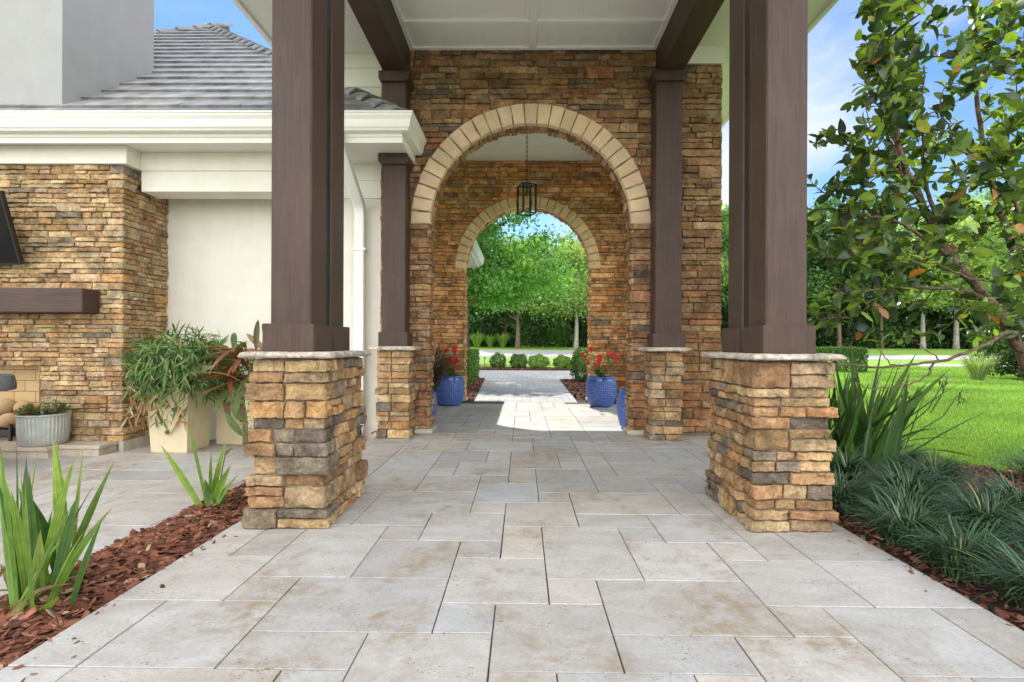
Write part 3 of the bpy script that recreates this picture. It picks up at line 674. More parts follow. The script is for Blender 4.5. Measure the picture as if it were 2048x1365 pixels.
# ------------------------------------------------------------------ main house on the left
HX0 = -11.0; GY = 5.09; GX = -1.205; SOF = 3.045
t = thing('house', 'cream stucco house wing with grey tiled hip roof and tall chimney', 'house', (-5, 6, 0))
mb = MB(); mb.box(HX0, -1.95, 5.95, 6.2, -0.13, SOF); mb.box(-2.45, -1.952, 5.82, 5.949, -0.13, SOF); mb.build('wall', M['stucco'], t)
mb = MB(); mb.box(-1.951, -1.56, 5.82, 5.949, -0.13, CEIL); mb.box(-2.45, -1.953, 5.821, 9.3, SOF+0.04, CEIL); mb.build('tower_wall', M['stucco'], t)
mb = MB(); mb.box(-2.29, -1.565, 5.79, 5.819, 2.86, SOF-0.001); mb.box(-2.29, -1.565, 5.802, 5.8185, 2.66, 2.859); mb.build('frieze', M['trim'], t)
mb = MB(); mb.box(-2.47, -1.565, 5.79, 5.819, 4.14, CEIL); mb.box(-2.47, -1.565, 5.806, 5.8185, 3.93, 4.139); mb.build('frieze', M['trim'], t)
# box above the chimney breast and the stepped lintel beside it
mb = MB(); mb.box(HX0, -4.095, 5.235, 5.60, 2.855, SOF-0.002, bev=0.004)
mb.build('frieze', M['stucco'], t)
mb = MB(); mb.box(-4.094, -2.3, 5.44, 5.72, 2.625, 2.845, bev=0.004); mb.box(-4.094, -2.3, 5.43, 5.719, 2.846, SOF-0.002, bev=0.004); mb.build('lintel', M['stucco'], t)
mb = MB(); mb.box(HX0, GX-0.02, GY+0.02, 5.949, SOF, SOF+0.025); mb.build('soffit', M['trim'], t)
mb = MB(); mb.box(HX0, GX, GY, GY+0.019, SOF-0.035, SOF+0.17); mb.box(HX0, GX, GY-0.014, GY-0.0005, SOF+0.02, SOF+0.17); mb.box(GX-0.019, GX, GY+0.02, 5.70, SOF-0.035, SOF+0.17)
mb.build('fascia', M['trim'], t)
mb = MB(); gp = gutter_profile(); sc_ = 1.05; zg = SOF+0.055
A = [(HX0, GY-0.015-o*sc_, zg+z*1.3) for o, z in gp]; B = [(GX+0.001+o*sc_, GY-0.015-o*sc_, zg+z*1.3) for o, z in gp]; D = [(GX+0.001+o*sc_, 5.675, zg+z*1.3) for o, z in gp]
n = len(gp); F = [(s*n+i, s*n+(i+1) % n, (s+1)*n+(i+1) % n, (s+1)*n+i) for s in range(2) for i in range(n)]
mb.add(A+B+D, F); mb.ng = [[2*n+i for i in range(n)], list(range(n))[::-1]]
mb.build('gutter', M['gutter'], t, fixn=True)
mb = MB(); mb.box(-1.93, -1.905, GY-0.06, GY-0.03, SOF+0.22, SOF+0.36); mb.build('snow_guard', M['gutter'], t)
rng = np.random.default_rng(43); ez = SOF+0.175; RS = 0.80; ry = GY-0.03; run = 5.05; apx = -1.13-run
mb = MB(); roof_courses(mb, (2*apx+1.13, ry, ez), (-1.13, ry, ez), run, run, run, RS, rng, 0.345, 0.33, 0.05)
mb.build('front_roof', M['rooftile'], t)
mb = MB(); hz = lambda q: ez+q*RS
mb.add([(-1.13, ry, ez), (-1.13, 5.70, ez), (-1.13-5.70+ry, 5.70, hz(5.70-ry))], [(0, 1, 2, 2)])
for k in range(3):
    q0, q1 = .27*k, min(.27*(k+1)+.02, 5.70-ry); nz = .055
    mb.add([(-1.13-q0, ry+q0, hz(q0)+nz), (-1.13-q0, 5.70, hz(q0)+nz), (-1.13-q1, 5.70, hz(q1)+.01), (-1.13-q1, ry+q1, hz(q1)+.01), (-1.13-q0, ry+q0, hz(q0)), (-1.13-q0, 5.70, hz(q0))], [(0, 1, 2, 3), (4, 5, 1, 0)])
mb.add([(apx, ry+run, hz(run)), (-2.47, ry+1.34, hz(1.34)), (-2.47, ry+2*run-1.34, hz(1.34)), (2*apx+1.13, ry+2*run, ez), (2*apx+1.13, ry, ez)], [(0, 1, 2, 2), (0, 2, 3, 3), (0, 3, 4, 4)])
mb.build('side_roof', M['rooftile'], t)
mb = MB()
for ex, sgn in ((-1.13, -1), (2*apx+1.13, 1)):
    a = Vector((ex, ry, ez)); b = Vector((apx, ry+run, ez+run*RS)); d = (b-a).normalized(); Lh = (b-a).length
    side = d.cross(Vector((0, 0, 1))).normalized(); upn = side.cross(d).normalized()
    if upn.z < 0: upn = -upn
    s_ = 0.14
    while s_ < Lh:
        o0 = a+d*s_+upn*0.065; o1 = a+d*(s_+0.40)+upn*0.035; w0, w1 = 0.15, 0.125; th = 0.03
        V = []
        for o, w_, lift in ((o0, w0, 0.02), (o1, w1, 0.0)):
            V += [o-side*w_-upn*0.05, o-side*w_*0.55+upn*lift, o+side*w_*0.55+upn*lift, o+side*w_-upn*0.05]
            V += [o-side*w_-upn*(0.05+th), o-side*w_*0.5+upn*(lift-th), o+side*w_*0.5+upn*(lift-th), o+side*w_-upn*(0.05+th)]
        F = [(0, 1, 9, 8), (1, 2, 10, 9), (2, 3, 11, 10), (0, 4, 5, 1), (1, 5, 6, 2), (2, 6, 7, 3), (4, 0, 8, 12), (3, 7, 15, 11)]
        mb.add([tuple(v) for v in V], F, np.ones(3)*rng.uniform(0.95, 1.25)); s_ += 0.335
mb.build('hip_cap', M['rooftile'], t, fixn=True)
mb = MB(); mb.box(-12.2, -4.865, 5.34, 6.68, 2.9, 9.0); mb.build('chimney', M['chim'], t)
# downspout: outlet under the gutter, sloping leg, then down the wall
def corr_tube(mb, pts, wx, wy, ribs=4):
    k = 28; pr = []
    for i in range(k):
        a = 2*math.pi*i/k; cx_, sy_ = math.cos(a), math.sin(a); m = max(abs(cx_), abs(sy_)); x, y = cx_/m, sy_/m
        r = 1-0.09*(0.5+0.5*math.cos((x if abs(sy_) > abs(cx_) else y)*math.pi*ribs))
        pr.append((x*wx/2*r, y*wy/2*r))
    V = []; n = len(pts)
    for i, p in enumerate(pts):
        d = (Vector(pts[min(i+1, n-1)])-Vector(pts[max(0, i-1)])).normalized(); ux = Vector((1, 0, 0)); uy = d.cross(ux).normalized()
        V += [tuple(Vector(p)+ux*a+uy*b) for a, b in pr]
    mb.add(V, [(i*k+j, i*k+(j+1) % k, (i+1)*k+(j+1) % k, (i+1)*k+j) for i in range(n-1) for j in range(k)])
dx = -1.835
pts = [(dx, 5.04, 3.13), (dx, 5.04, 3.06), (dx, 5.07, 3.0), (dx, 5.12, 2.95), (dx, 5.66, 2.60), (dx, 5.70, 2.565), (dx, 5.735, 2.51), (dx, 5.745, 2.44), (dx, 5.745, 0.10), (dx, 5.73, 0.03), (dx, 5.69, -0.03), (dx, 5.62, -0.07)]
mb = MB(); corr_tube(mb, pts, 0.115, 0.085); ds = mb.build('downspout', M['gutter'], t, smooth=True, fixn=True)
for z in (0.9, 2.05):
    mb = MB(); mb.box(dx-0.075, dx+0.075, 5.695, 5.819, z, z+0.03, bev=0.003); mb.build('strap', M['gutter'], ds)

# far house wing whose eave shows through the far arch
t = thing('house_wing', 'white eave corner of the far house wing seen through both arches', 'house', (-4, 11, 0))
mb = MB(); mb.box(-8, -2.45, 9.6, 11.6, -0.1, 2.84); mb.build('wall', M['stucco'], t)
mb = MB(); mb.box(-8.6, -1.06, 9.4, 12.15, 2.86, 2.89); mb.build('soffit', M['trim'], t)
mb = MB(); mb.box(-1.059, -1.04, 9.4, 12.17, 2.83, 3.06); mb.box(-8.6, -1.06, 12.151, 12.17, 2.83, 3.06); mb.build('fascia', M['trim'], t)
mb = MB(); mb.prism([(-1.039+o*0.95, 2.90+z*1.25) for o, z in gutter_profile()], 'y', 9.4, 12.28); mb.build('gutter', M['gutter'], t, fixn=True)
mb = MB(); mb.prism([(-8.6, 3.06), (-1.0, 3.06), (-4.8, 4.3)], 'y', 9.41, 12.2); mb.build('roof', M['rooftile'], t, fixn=True)

# ------------------------------------------------------------------ outdoor fireplace
t = thing('fireplace', 'outdoor fireplace breast of buff ledge stone with brown mantel beam', 'fireplace', (-6, 5.5, 0))
FX = -4.175; FY = 5.29
rng = np.random.default_rng(51); rows = make_rows(-0.02, 2.855, rng, 0.045, 0.11)
OX, OZ = -5.03, 0.81
mb = MB(); mf = plane_map((0, FY, 0), (1, 0, 0), (0, -1, 0)); ms = plane_map((FX, FY, 0), (0, 1, 0), (1, 0, 0))
rows = [r for r in rows]; 
for r in rows:
    h = r[1]-r[0]; parts = [r] if h < 0.09 or rng.random() < 0.5 else [(r[0], r[0]+h*0.5), (r[0]+h*0.5, r[1])]
    la = max(0, 0)
    L1, L2 = rng.uniform(0.07, 0.2), rng.uniform(0.08, 0.22)
    for q in parts:
        p = rng.uniform(0.012, 0.04); c = pick(PAL_BUFF, rng); l1, l2 = rng.uniform(0.06, L1+0.001), rng.uniform(0.07, L2+0.001)
        stone(mb, mf, FX-L1, FX+p, q[0], q[1], rng, p, 0.028, c, facet=0.012); stone(mb, ms, -p, L2, q[0], q[1], rng, p, 0.035, c, facet=0.012)
    a = OX if r[1] < OZ+0.03 else -7.6
    fill_row(mb, mf, a, FX-L1, r, rng, PAL_BUFF, 0.03, 0.09, 0.34, 0.01, 0.04, 0.085)
    fill_row(mb, ms, L2, 0.66, r, rng, PAL_BUFF, 0.035, 0.09, 0.30, 0.01, 0.035, 0.085)
mb.build('stone_facing', M['stone'], t, smooth=True, sharp=24)
mb = MB(); mb.box(OX, FX-0.004, FY+0.004, 5.949, -0.02, 2.854); mb.box(-7.6, OX, FY+0.004, 5.949, OZ+0.005, 2.854); mb.box(-7.6, OX, 5.82, 5.949, -0.02, OZ+0.004); mb.build('core', M['mortar'], t)
def mat_firebrick():
    m, n, l, b = new_mat('tan_fire_brick'); v0 = n.new('ShaderNodeTexCoord'); mpp = n.new('ShaderNodeMapping'); mpp.inputs['Rotation'].default_value = (R_(90), 0, 0)
    l.new(v0.outputs['Object'], mpp.inputs['Vector']); br = n.new('ShaderNodeTexBrick'); l.new(mpp.outputs[0], br.inputs['Vector'])
    br.inputs['Scale'].default_value = 1; br.inputs['Brick Width'].default_value = 0.235; br.inputs['Row Height'].default_value = 0.118; br.inputs['Mortar Size'].default_value = 0.004
    br.inputs['Color1'].default_value = (0.62, 0.44, 0.22, 1); br.inputs['Color2'].default_value = (0.55, 0.38, 0.19, 1); br.inputs['Mortar'].default_value = (0.22, 0.14, 0.07, 1)
    l.new(br.outputs['Color'], b.inputs['Base Color']); b.inputs['Roughness'].default_value = 0.9; return m
M['firebrick'] = mat_firebrick()
mb = MB(); mb.box(-7.5, OX-0.002, 5.50, 5.62, -0.015, OZ+0.2); mb.box(OX-0.003, OX-0.0005, FY-0.02, 5.499, -0.015, OZ); mb.build('firebox', M['firebrick'], t)
mb = MB(); mb.prism([(FX-0.01, FY-0.03), (FX+0.055, FY-0.05), (FX+0.055, 5.948), (FX-0.01, 5.948)], 'z', PATIO_Z-0.01, -0.017); mb.build('footing', M['footing'], t, fixn=True)
mb = MB(); mb.box(-8, -4.62, 4.93, FY-0.001, PATIO_Z-0.01, -0.055); mb.box(-8, -4.60, 4.90, 5.49, -0.054, -0.016, bev=0.006); mb.box(-4.619, -4.21, 5.04, FY-0.001, PATIO_Z-0.01, -0.055); mb.box(-4.599, -4.19, 5.02, 5.285, -0.054, -0.0165, bev=0.006)
mb.c = [np.tile((1.12, 0.98, 0.80), (len(v), 1)) for v in mb.v]; mb.build('hearth', M['trav'], t)
mb = MB(); mb.box(-7.5, -4.385, 5.045, 5.262, 1.305, 1.548, bev=0.008); mb.build('mantel', M['wood_x'], t)
# electrical box on the side of the breast
M['greybox'] = mat_plain('grey_painted_metal', (0.20, 0.215, 0.20), 0.5, 0.05, 8)
t = thing('electrical_box', 'small grey electrical box on the side of the stone breast', 'electrical box', (FX+0.05, 5.72, 0.42))
mb = MB(); mb.box(FX+0.02, FX+0.085, 5.66, 5.745, 0.36, 0.56, bev=0.008); mb.build('box_body', M['greybox'], t)
mb = MB(); mb.box(FX+0.0855, FX+0.096, 5.652, 5.753, 0.352, 0.568, bev=0.005); mb.build('cover', M['greybox'], t)
# television leaning out above the mantel
t = thing('television', 'black flat television tilted down above the brown mantel', 'television', (-5.7, 5.15, 1.8))
rot = Matrix.Translation((-5.72, 5.16, 1.80)) @ Matrix.Rotation(R_(17), 4, 'X')
def boxT(mb, Mx, *a, **k):
    n0 = len(mb.v); mb.box(*a, **k)
    for i in range(n0, len(mb.v)): mb.v[i] = np.array([tuple(Mx @ Vector(p)) for p in mb.v[i]])
mb = MB(); boxT(mb, rot, -0.62, 0.62, -0.025, 0.03, 0, 0.72, bev=0.006); mb.build('casing', M['black'], t)
M['screen'] = mat_plain('dark_screen', (0.01, 0.01, 0.012), 0.12, 0.02, 3, 0, 60)
mb = MB(); boxT(mb, rot, -0.60, 0.60, -0.028, -0.0255, 0.02, 0.70); mb.build('screen', M['screen'], t)
mb = MB(); boxT(mb, rot, -0.2, 0.2, 0.031, 0.06, 0.15, 0.55); mb.box(-5.9, -5.55, 5.12, 5.275, 1.92, 2.3); mb.build('bracket', M['black'], t)

# ------------------------------------------------------------------ leaf and blade generators (vectorised)
def grid_faces(N, m, w_):
    """N strips of m rows by w_ columns"""
    I, J, K = np.meshgrid(np.arange(N), np.arange(m-1), np.arange(w_-1), indexing='ij'); q = (I*m*w_+J*w_+K).ravel()
    return np.stack([q, q+1, q+w_+1, q+w_], 1)
def strips(mb, Pc, side, nrm, width, fold, col, rib=1.12):
    """Pc (N,m,3) centre lines, side/nrm (N,m,3), width (N,m): a strip folded along its midrib"""
    N, m = width.shape
    a = Pc-side*width[..., None]*0.5+nrm*(width*fold)[..., None]*0.5; b = Pc+side*width[..., None]*0.5+nrm*(width*fold)[..., None]*0.5
    V = np.stack([a, Pc, b], 2).reshape(-1, 3); c = (np.repeat(col[:, None], m, 1) if col.ndim == 2 else col)[:, :, None]*np.array((1.06, rib, 1.0))[None, None, :, None]; c = c.reshape(-1, 3)
    mb.add(V, grid_faces(N, m, 3), c)
def strips5(mb, Pc, side, nrm, width, fold, col):
    """ribbed sword blade: five verts across, darker lines along the ribs"""
    N, m = width.shape; V = []; K = []
    for o, k in ((-.5, 1.08), (-.3, .80), (-.12, 1.06), (0, .66), (.12, 1.04), (.3, .82), (.5, 1.08)):
        V.append(Pc+side*(width*o)[..., None]+nrm*(width*fold*abs(o)+width*(.012 if k > 1 else 0))[..., None]); K.append(k)
    mb.add(np.stack(V, 2).reshape(-1, 3), grid_faces(N, m, 7), (col[:, :, None]*np.array(K)[None, None, :, None]).reshape(-1, 3))
def norm(v): return v/np.maximum(np.linalg.norm(v, axis=-1, keepdims=True), 1e-9)
def blades(mb, base, az, t0, t1, length, width, col, m=8, fold=0.3, prof=None, pw=1.4, tipcol=None, tipw=None):
    """arching blades: tilt from vertical goes t0 -> t1 along the length"""
    N = len(base); s = np.linspace(0, 1, m)
    tl = t0[:, None]+(t1-t0)[:, None]*s[None]**pw
    d = np.stack([np.sin(tl)*np.cos(az)[:, None], np.sin(tl)*np.sin(az)[:, None], np.cos(tl)], -1)
    st = d*(length/(m-1))[:, None, None]; P = base[:, None]+np.concatenate([np.zeros((N, 1, 3)), np.cumsum(st[:, :-1], 1)], 1)
    side = np.stack([-np.sin(az), np.cos(az), np.zeros(N)], -1)[:, None].repeat(m, 1)
    n = np.cross(side, d)
    pr = prof(s) if prof else np.clip((1-s)*3.2, 0, 1)**0.8*np.clip(0.75+s, 0, 1)
    C_ = np.repeat(col[:, None], m, 1)
    if tipcol is not None:
        k = np.clip((s[None]-(1-tipw[:, None]))/0.08, 0, 1)[..., None]; C_ = C_*(1-k)+tipcol*k
    strips(mb, P, side, n, width[:, None]*pr[None], fold, C_)
def leaves(mb, pos, d, up, length, width, col, m=5, fold=0.18, droop=0.15, prof=None):
    """broad leaves from pos along d, curving away from 'up'"""
    N = len(pos); d = norm(d); sd = norm(np.cross(d, up)); n = norm(np.cross(sd, d)); s = np.linspace(0, 1, m)
    P = pos[:, None]+d[:, None]*(s[None, :, None]*length[:, None, None])-n[:, None]*((s**2)[None, :, None]*(length*np.asarray(droop))[:, None, None])
    pr = prof(s) if prof is not None else np.sin(np.pi*np.clip(s*0.93+0.05, 0, 1))**0.75*(s < 0.999)
    strips(mb, P, sd[:, None].repeat(m, 1), n[:, None].repeat(m, 1), width[:, None]*pr[None], fold, col)
def rand_dir(rng, N):
    v = rng.normal(size=(N, 3)); return norm(v)
def leafquads(mb, pos, rng, size, col, flat=0.0):
    """small diamond leaf faces, randomly turned"""
    N = len(pos); d = rand_dir(rng, N); d[:, 2] *= (1-flat); d = norm(d); sd = norm(np.cross(d, rand_dir(rng, N)))
    L_ = (size*rng.uniform(0.7, 1.3, N))[:, None]; W = L_*rng.uniform(0.42, 0.6, (N, 1))
    V = np.stack([pos-d*L_/2, pos+sd*W/2, pos+d*L_/2, pos-sd*W/2], 1).reshape(-1, 3)
    mb.add(V, np.arange(N*4).reshape(N, 4), np.repeat(col, 4, 0))
def jit(rng, base, N, k=0.25, h=0.06):
    return np.clip(np.array(base)[None]*rng.uniform(1-k, 1+k, (N, 1))*rng.uniform(1-h, 1+h, (N, 3)), 0, 1)
def cols(rng, pal, N, k=0.2):
    w_ = np.array([p[1] for p in pal], float); i = rng.choice(len(pal), N, p=w_/w_.sum()); c = np.array([p[0] for p in pal])[i]
    return np.clip(c*rng.uniform(1-k, 1+k, (N, 1)), 0, 1)
M['leaf'] = mat_leaf('foliage', 0.55, 0.46, (1.45, 1.5, 0.65))
M['glossleaf'] = mat_leaf('glossy_leaf', 0.30, 0.36, (1.9, 2.0, 0.5), 0.5)
M['blade'] = mat_leaf('sword_leaf', 0.42, 0.35, (1.4, 1.5, 0.5), 0.45)
M['grassblade'] = mat_leaf('border_grass', 0.30, 0.15, (1.2, 1.4, 0.6), 0.55)
M['bark'] = mat_plain('grey_brown_bark', (0.19, 0.125, 0.085), 0.9, 0.32, 22, 1.0, 60, 0.02)
M['palebark'] = mat_plain('pale_grey_bark', (0.34, 0.31, 0.28), 0.9, 0.2, 6, 0.7, 30, 0.02)
M['chip'] = mat_leaf('bark_chip', 0.8, 0.0, (1, 1, 1), 0.2)

# ------------------------------------------------------------------ mulch
def chips(name, poly_f, N, rng, lmin, lmax, zf, pal):
    pts = poly_f(rng, N); N = len(pts); L_ = rng.uniform(lmin, lmax, N)*rng.uniform(0.6, 1.2, N); W = L_*rng.uniform(0.22, 0.55, N); T = W*rng.uniform(0.12, 0.3, N)
    az = rng.uniform(0, 6.28, N); pit = rng.normal(0, 0.32, N); rol = rng.normal(0, 0.35, N)
    X = np.stack([np.cos(az)*np.cos(pit), np.sin(az)*np.cos(pit), np.sin(pit)], 1); Y = norm(np.stack([-np.sin(az)*np.cos(rol), np.cos(az)*np.cos(rol), np.sin(rol)], 1)); Y = norm(Y-X*(X*Y).sum(1, keepdims=True)); Z = np.cross(X, Y)
    t = np.array([(-.5, -.35, 0), (-.15, -.5, 0), (.3, -.45, 0), (.5, .1, 0), (.2, .5, 0), (-.4, .4, 0)])
    V = []
    for k in (0, 1):
        tt = t*(1 if k == 0 else 0.86); j = rng.uniform(0.8, 1.2, (N, 6, 1))
        V.append(pts[:, None]+(X[:, None]*tt[None, :, :1]*L_[:, None, None]+Y[:, None]*tt[None, :, 1:2]*W[:, None, None])*j+Z[:, None]*(k*T)[:, None, None])
    V = np.concatenate(V, 1).reshape(-1, 3); o = (np.arange(N)*12)[:, None]
    F = []
    for q in [(6, 7, 8, 9), (6, 9, 10, 11)]+[(i, (i+1) % 6, 6+(i+1) % 6, 6+i) for i in range(6)]: F.append(o+np.array(q)[None])
    mb = MB(); mb.add(V, np.concatenate(F), np.repeat(cols(rng, pal, N, 0.3), 12, 0)); o = mb.build(name, M['chip']); struct(o, 'stuff'); return o
PALM = [((0.17, 0.065, 0.038), 5), ((0.24, 0.10, 0.06), 3), ((0.10, 0.045, 0.03), 3), ((0.30, 0.16, 0.10), 1.2), ((0.36, 0.25, 0.16), 0.4)]
def rect_pts(x0, x1, y0, y1, zf):
    def f(rng, N):
        x = rng.uniform(x0, x1, N); y = rng.uniform(y0, y1, N); return np.stack([x, y, zf(x, y)+rng.uniform(0, 0.018, N)], 1)
    return f
def mound(x, y): return -0.055+0.065*np.clip(1-((x+1.82)/0.25)**2, 0, 1)+0.012*np.sin(x*23+y*9)
rng = np.random.default_rng(61)
mb = MB(); sheet(mb, np.linspace(-2.09, -1.6, 12), np.linspace(-1, 3.68, 60), 0.0, mound); struct(mb.build('flower_bed', M['bed'], smooth=True))
chips('bark_mulch', rect_pts(-2.09, -1.61, 0.6, 3.65, mound), 5200, rng, 0.03, 0.085, mound, PALM)
def litter(rng, N):
    a = np.stack([-1.6+rng.exponential(.045, N), rng.uniform(.9, 3.6, N), np.full(N, .003)], 1); b = np.stack([1.77-rng.exponential(.04, N), rng.uniform(1.2, 2.7, N), np.full(N, .003)], 1)
    return np.concatenate([a, b[:N//2]])
chips('bark_litter', litter, 70, rng, 0.012, 0.035, None, PALM)
PALM2 = [((c[0]*.95, c[1]*.95, c[2]*1.0), k) for c, k in PALM]
def bedR(rng, N):
    x = rng.uniform(1.79, 4.8, N); y = rng.uniform(0.8, 5.1, N); k = (y < 5.25-0.55*np.clip(x-2.6, 0, 9)**1.35)
    x, y = x[k], y[k]; return np.stack([x, y, -0.035+0.01*np.sin(x*7)*np.sin(y*5)+rng.uniform(0, 0.016, len(x))], 1)
chips('bark_mulch', bedR, 17000, rng, 0.022, 0.062, None, PALM2)
def bedF(rng, N):
    a = rect_pts(-1.3, -0.9, 9.35, 15, lambda x, y: -0.005+0*x)(rng, N//3); b = rect_pts(1.0, 2.4, 9.35, 15, lambda x, y: -0.005+0*x)(rng, N//2); c = rect_pts(-6, 6, 20.4, 21.85, lambda x, y: 0.03+0*x)(rng, N)
    a = a[a[:, 0] < -0.9-(a[:, 1]-9.3)*0.04]; b = b[b[:, 0] > 1.0+(b[:, 1]-9.3)*0.02]
    return np.concatenate([a, b, c])
chips('bark_mulch', bedF, 5000, rng, 0.05, 0.12, None, PALM2)

# ------------------------------------------------------------------ lawn blades near the camera
rng = np.random.default_rng(71); N = 330000
y = 3.4+rng.power(1.0, N)**1.0*0; 
r = rng.uniform(0, 1, N); y = 3.4*np.exp(r*math.log(24/3.4)); x = 1.8+rng.uniform(0, 1, N)*(y*1.06-1.0)
edge = np.where(x < 2.35, 5.3, np.where(x < 3.1, 5.3-(x-2.35)*0.27, np.where(x < 4.9, 5.1-(x-3.1)**1.25*1.22, 1.0)))
k = (y > edge+rng.normal(0, 0.05, N)) & (x > 1.8); x, y = x[k], y[k]; N = len(x)
h = rng.uniform(0.03, 0.062, N)*np.clip(0.75+y/26, 0.8, 1.5); wd_ = 0.0035+0.0011*y*rng.uniform(0.7, 1.3, N)
az = rng.uniform(0, 6.28, N); ln = rng.uniform(0.0, 0.75, N)
B = np.stack([x, y, gz(x, y)-0.004], 1); sd_ = np.stack([-np.sin(az), np.cos(az), 0*az], 1)*wd_[:, None]/2; tp = B+np.stack([np.cos(az)*h*ln, np.sin(az)*h*ln, h], 1)
mb = MB(); c = cols(rng, [((0.19, 0.345, 0.06), 5), ((0.265, 0.42, 0.085), 3), ((0.13, 0.26, 0.045), 2.5), ((0.40, 0.41, 0.15), 1.0)], N)
c = c*(1+.16*np.sin(x*1.3+np.sin(y*.9)*2)+.10*np.sin(y*2.1+x*.4)+.12*rng.normal(0, 1, N))[:, None].clip(.5, 1.5); mb.add(np.stack([B-sd_, B+sd_, tp, tp], 1).reshape(-1, 3), np.arange(N*4).reshape(N, 4)[:, [0, 1, 2, 2]], np.repeat(c, 4, 0))
struct(mb.build('lawn_grass', mat_leaf('lawn_blade', 0.6, 0.35, (1.2, 1.3, 0.6), 0.2)), 'stuff')

# ------------------------------------------------------------------ sword leaved irises
def swords(mb, rng, specs, col, m=9):
    """specs: (base, tip, width, sag)"""
    N = len(specs); b = np.array([s[0] for s in specs]); t = np.array([s[1] for s in specs]); w_ = np.array([s[2] for s in specs]); sg = np.array([s[3] for s in specs])
    s = np.linspace(0, 1, m); d = t-b; 
    mid = b+d*0.5; mid[:, 2] += sg*np.linalg.norm(d, axis=1); mid[:, :2] -= d[:, :2]*0.25*np.sign(sg)[:, None]*np.minimum(1, np.abs(sg)*6)[:, None]
    P = ((1-s)**2)[None, :, None]*b[:, None]+(2*s*(1-s))[None, :, None]*mid[:, None]+(s**2)[None, :, None]*t[:, None]
    tg = norm(np.gradient(P, axis=1)); a = rng.uniform(-0.9, 0.9, N); ref = np.stack([np.cos(a), np.sin(a), 0*a], 1)[:, None]
    side = norm(ref-tg*(ref*tg).sum(-1, keepdims=True)); n = np.cross(side, tg)
    pr = np.clip((1-s)*2.6, 0, 1)**0.75*(0.8+0.2*np.sin(s*3.1)); C_ = np.repeat(col[:, None], m, 1)*(1.0+0.5*np.clip(0.35-s, 0, 1))[None, :, None]*rng.uniform(0.8, 1.2, (N, 1, 1))
    tipb = rng.random(N) < 0.45; k = np.clip((s-0.88)/0.06, 0, 1)[None, :, None]*tipb[:, None, None]; C_ = C_*(1-k)+np.array((0.28, 0.13, 0.05))*k
    strips5(mb, P, side, n, w_[:, None]*pr[None], 0.36, C_)
IRIS = [((0.15, 0.27, 0.045), 5), ((0.23, 0.36, 0.065), 3.5), ((0.075, 0.16, 0.045), 3.5), ((0.31, 0.41, 0.10), 1.2)]
rng = np.random.default_rng(81)
t = thing('iris_plant', 'tall iris with wide sword leaves rising from the red mulch in the near corner', 'plant', (-1.87, 1.95, -0.03), 'iris plants')
tips = [(-1.974, .578), (-1.93, .50), (-1.896, .60), (-1.80, .64), (-1.808, .53), (-1.68, .545), (-1.735, .50), (-1.51, .37), (-1.60, .36), (-1.641, .10), (-2.01, .395), (-2.05, .56), (-2.10, .45), (-1.86, .66), (-1.77, .42), (-1.90, .33), (-1.70, .33), (-1.62, .44), (-2.08, .30), (-1.955, .44), (-1.84, .47), (-1.75, .22), (-1.99, .64), (-1.72, .58), (-1.93, .56), (-1.87, .52), (-1.78, .31), (-2.03, .48), (-1.98, .30), (-1.83, .58), (-1.70, .42), (-1.66, .30), (-2.12, .55), (-1.90, .44), (-1.80, .20), (-1.95, .69)]
sp = []
for i, (tx, tz) in enumerate(tips):
    yb = 1.95+rng.uniform(-0.12, 0.16); xb = -1.87+(tx+1.85)*0.28+rng.uniform(-0.06, 0.06)
    sp.append(((xb, yb, -0.05), (tx, yb+rng.uniform(-0.14, 0.14), tz), rng.uniform(0.024, 0.041), rng.uniform(0.01, 0.09)))
mb = MB(); swords(mb, rng, sp, cols(rng, IRIS, len(sp), 0.2)); mb.build('leaves', M['blade'], t, smooth=True)
sp = [((-1.87+rng.uniform(-.12, .12), 1.92+rng.uniform(-.14, .14), -.04), (-1.87+rng.uniform(-.33, .33), 1.92+rng.uniform(-.3, .25), rng.uniform(-.02, .16)), rng.uniform(.016, .03), rng.uniform(.05, .3)) for i in range(16)]
mb = MB(); swords(mb, rng, sp, cols(rng, [((.30, .20, .10), 3), ((.20, .12, .06), 2), ((.26, .26, .09), 1)], 16)); mb.build('dead_leaves', M['leaf'], t, smooth=True)
t = thing('iris_plant', 'small sparse iris in red mulch just left of the near pier', 'plant', (-1.88, 3.07, -0.03), 'iris plants')
tips = [(-2.14, .40), (-2.0, .56), (-1.86, .36), (-1.80, .41), (-1.70, .29), (-1.93, .18), (-1.78, .15), (-1.66, .24)]
sp = [((-1.88+rng.uniform(-.05, .05), 3.05+rng.uniform(-.05, .05), -.05), (a, 3.05+rng.uniform(-.08, .08), b), rng.uniform(.036, .05), rng.uniform(0.01, .06)) for a, b in tips]
mb = MB(); swords(mb, rng, sp, cols(rng, IRIS[:2], len(sp), 0.15)); mb.build('leaves', M['blade'], t, smooth=True)
mb = MB(); mb.tube([(-1.86, 3.06, -.03), (-1.82, 3.06, .15), (-1.78, 3.05, .34)], [.005, .004, .003], 6, (0.12, 0.2, 0.04)); mb.tube([(-1.78, 3.05, .335), (-1.765, 3.05, .36), (-1.74, 3.05, .375)], [.008, .011, .002], 6, (0.25, 0.2, 0.05)); mb.build('seed_stalk', M['blade'], t)
t = thing('iris_plant', 'big dense iris clump between the right pier and the lawn', 'plant', (2.85, 4.45, -0.03), 'iris plants')
sp = []
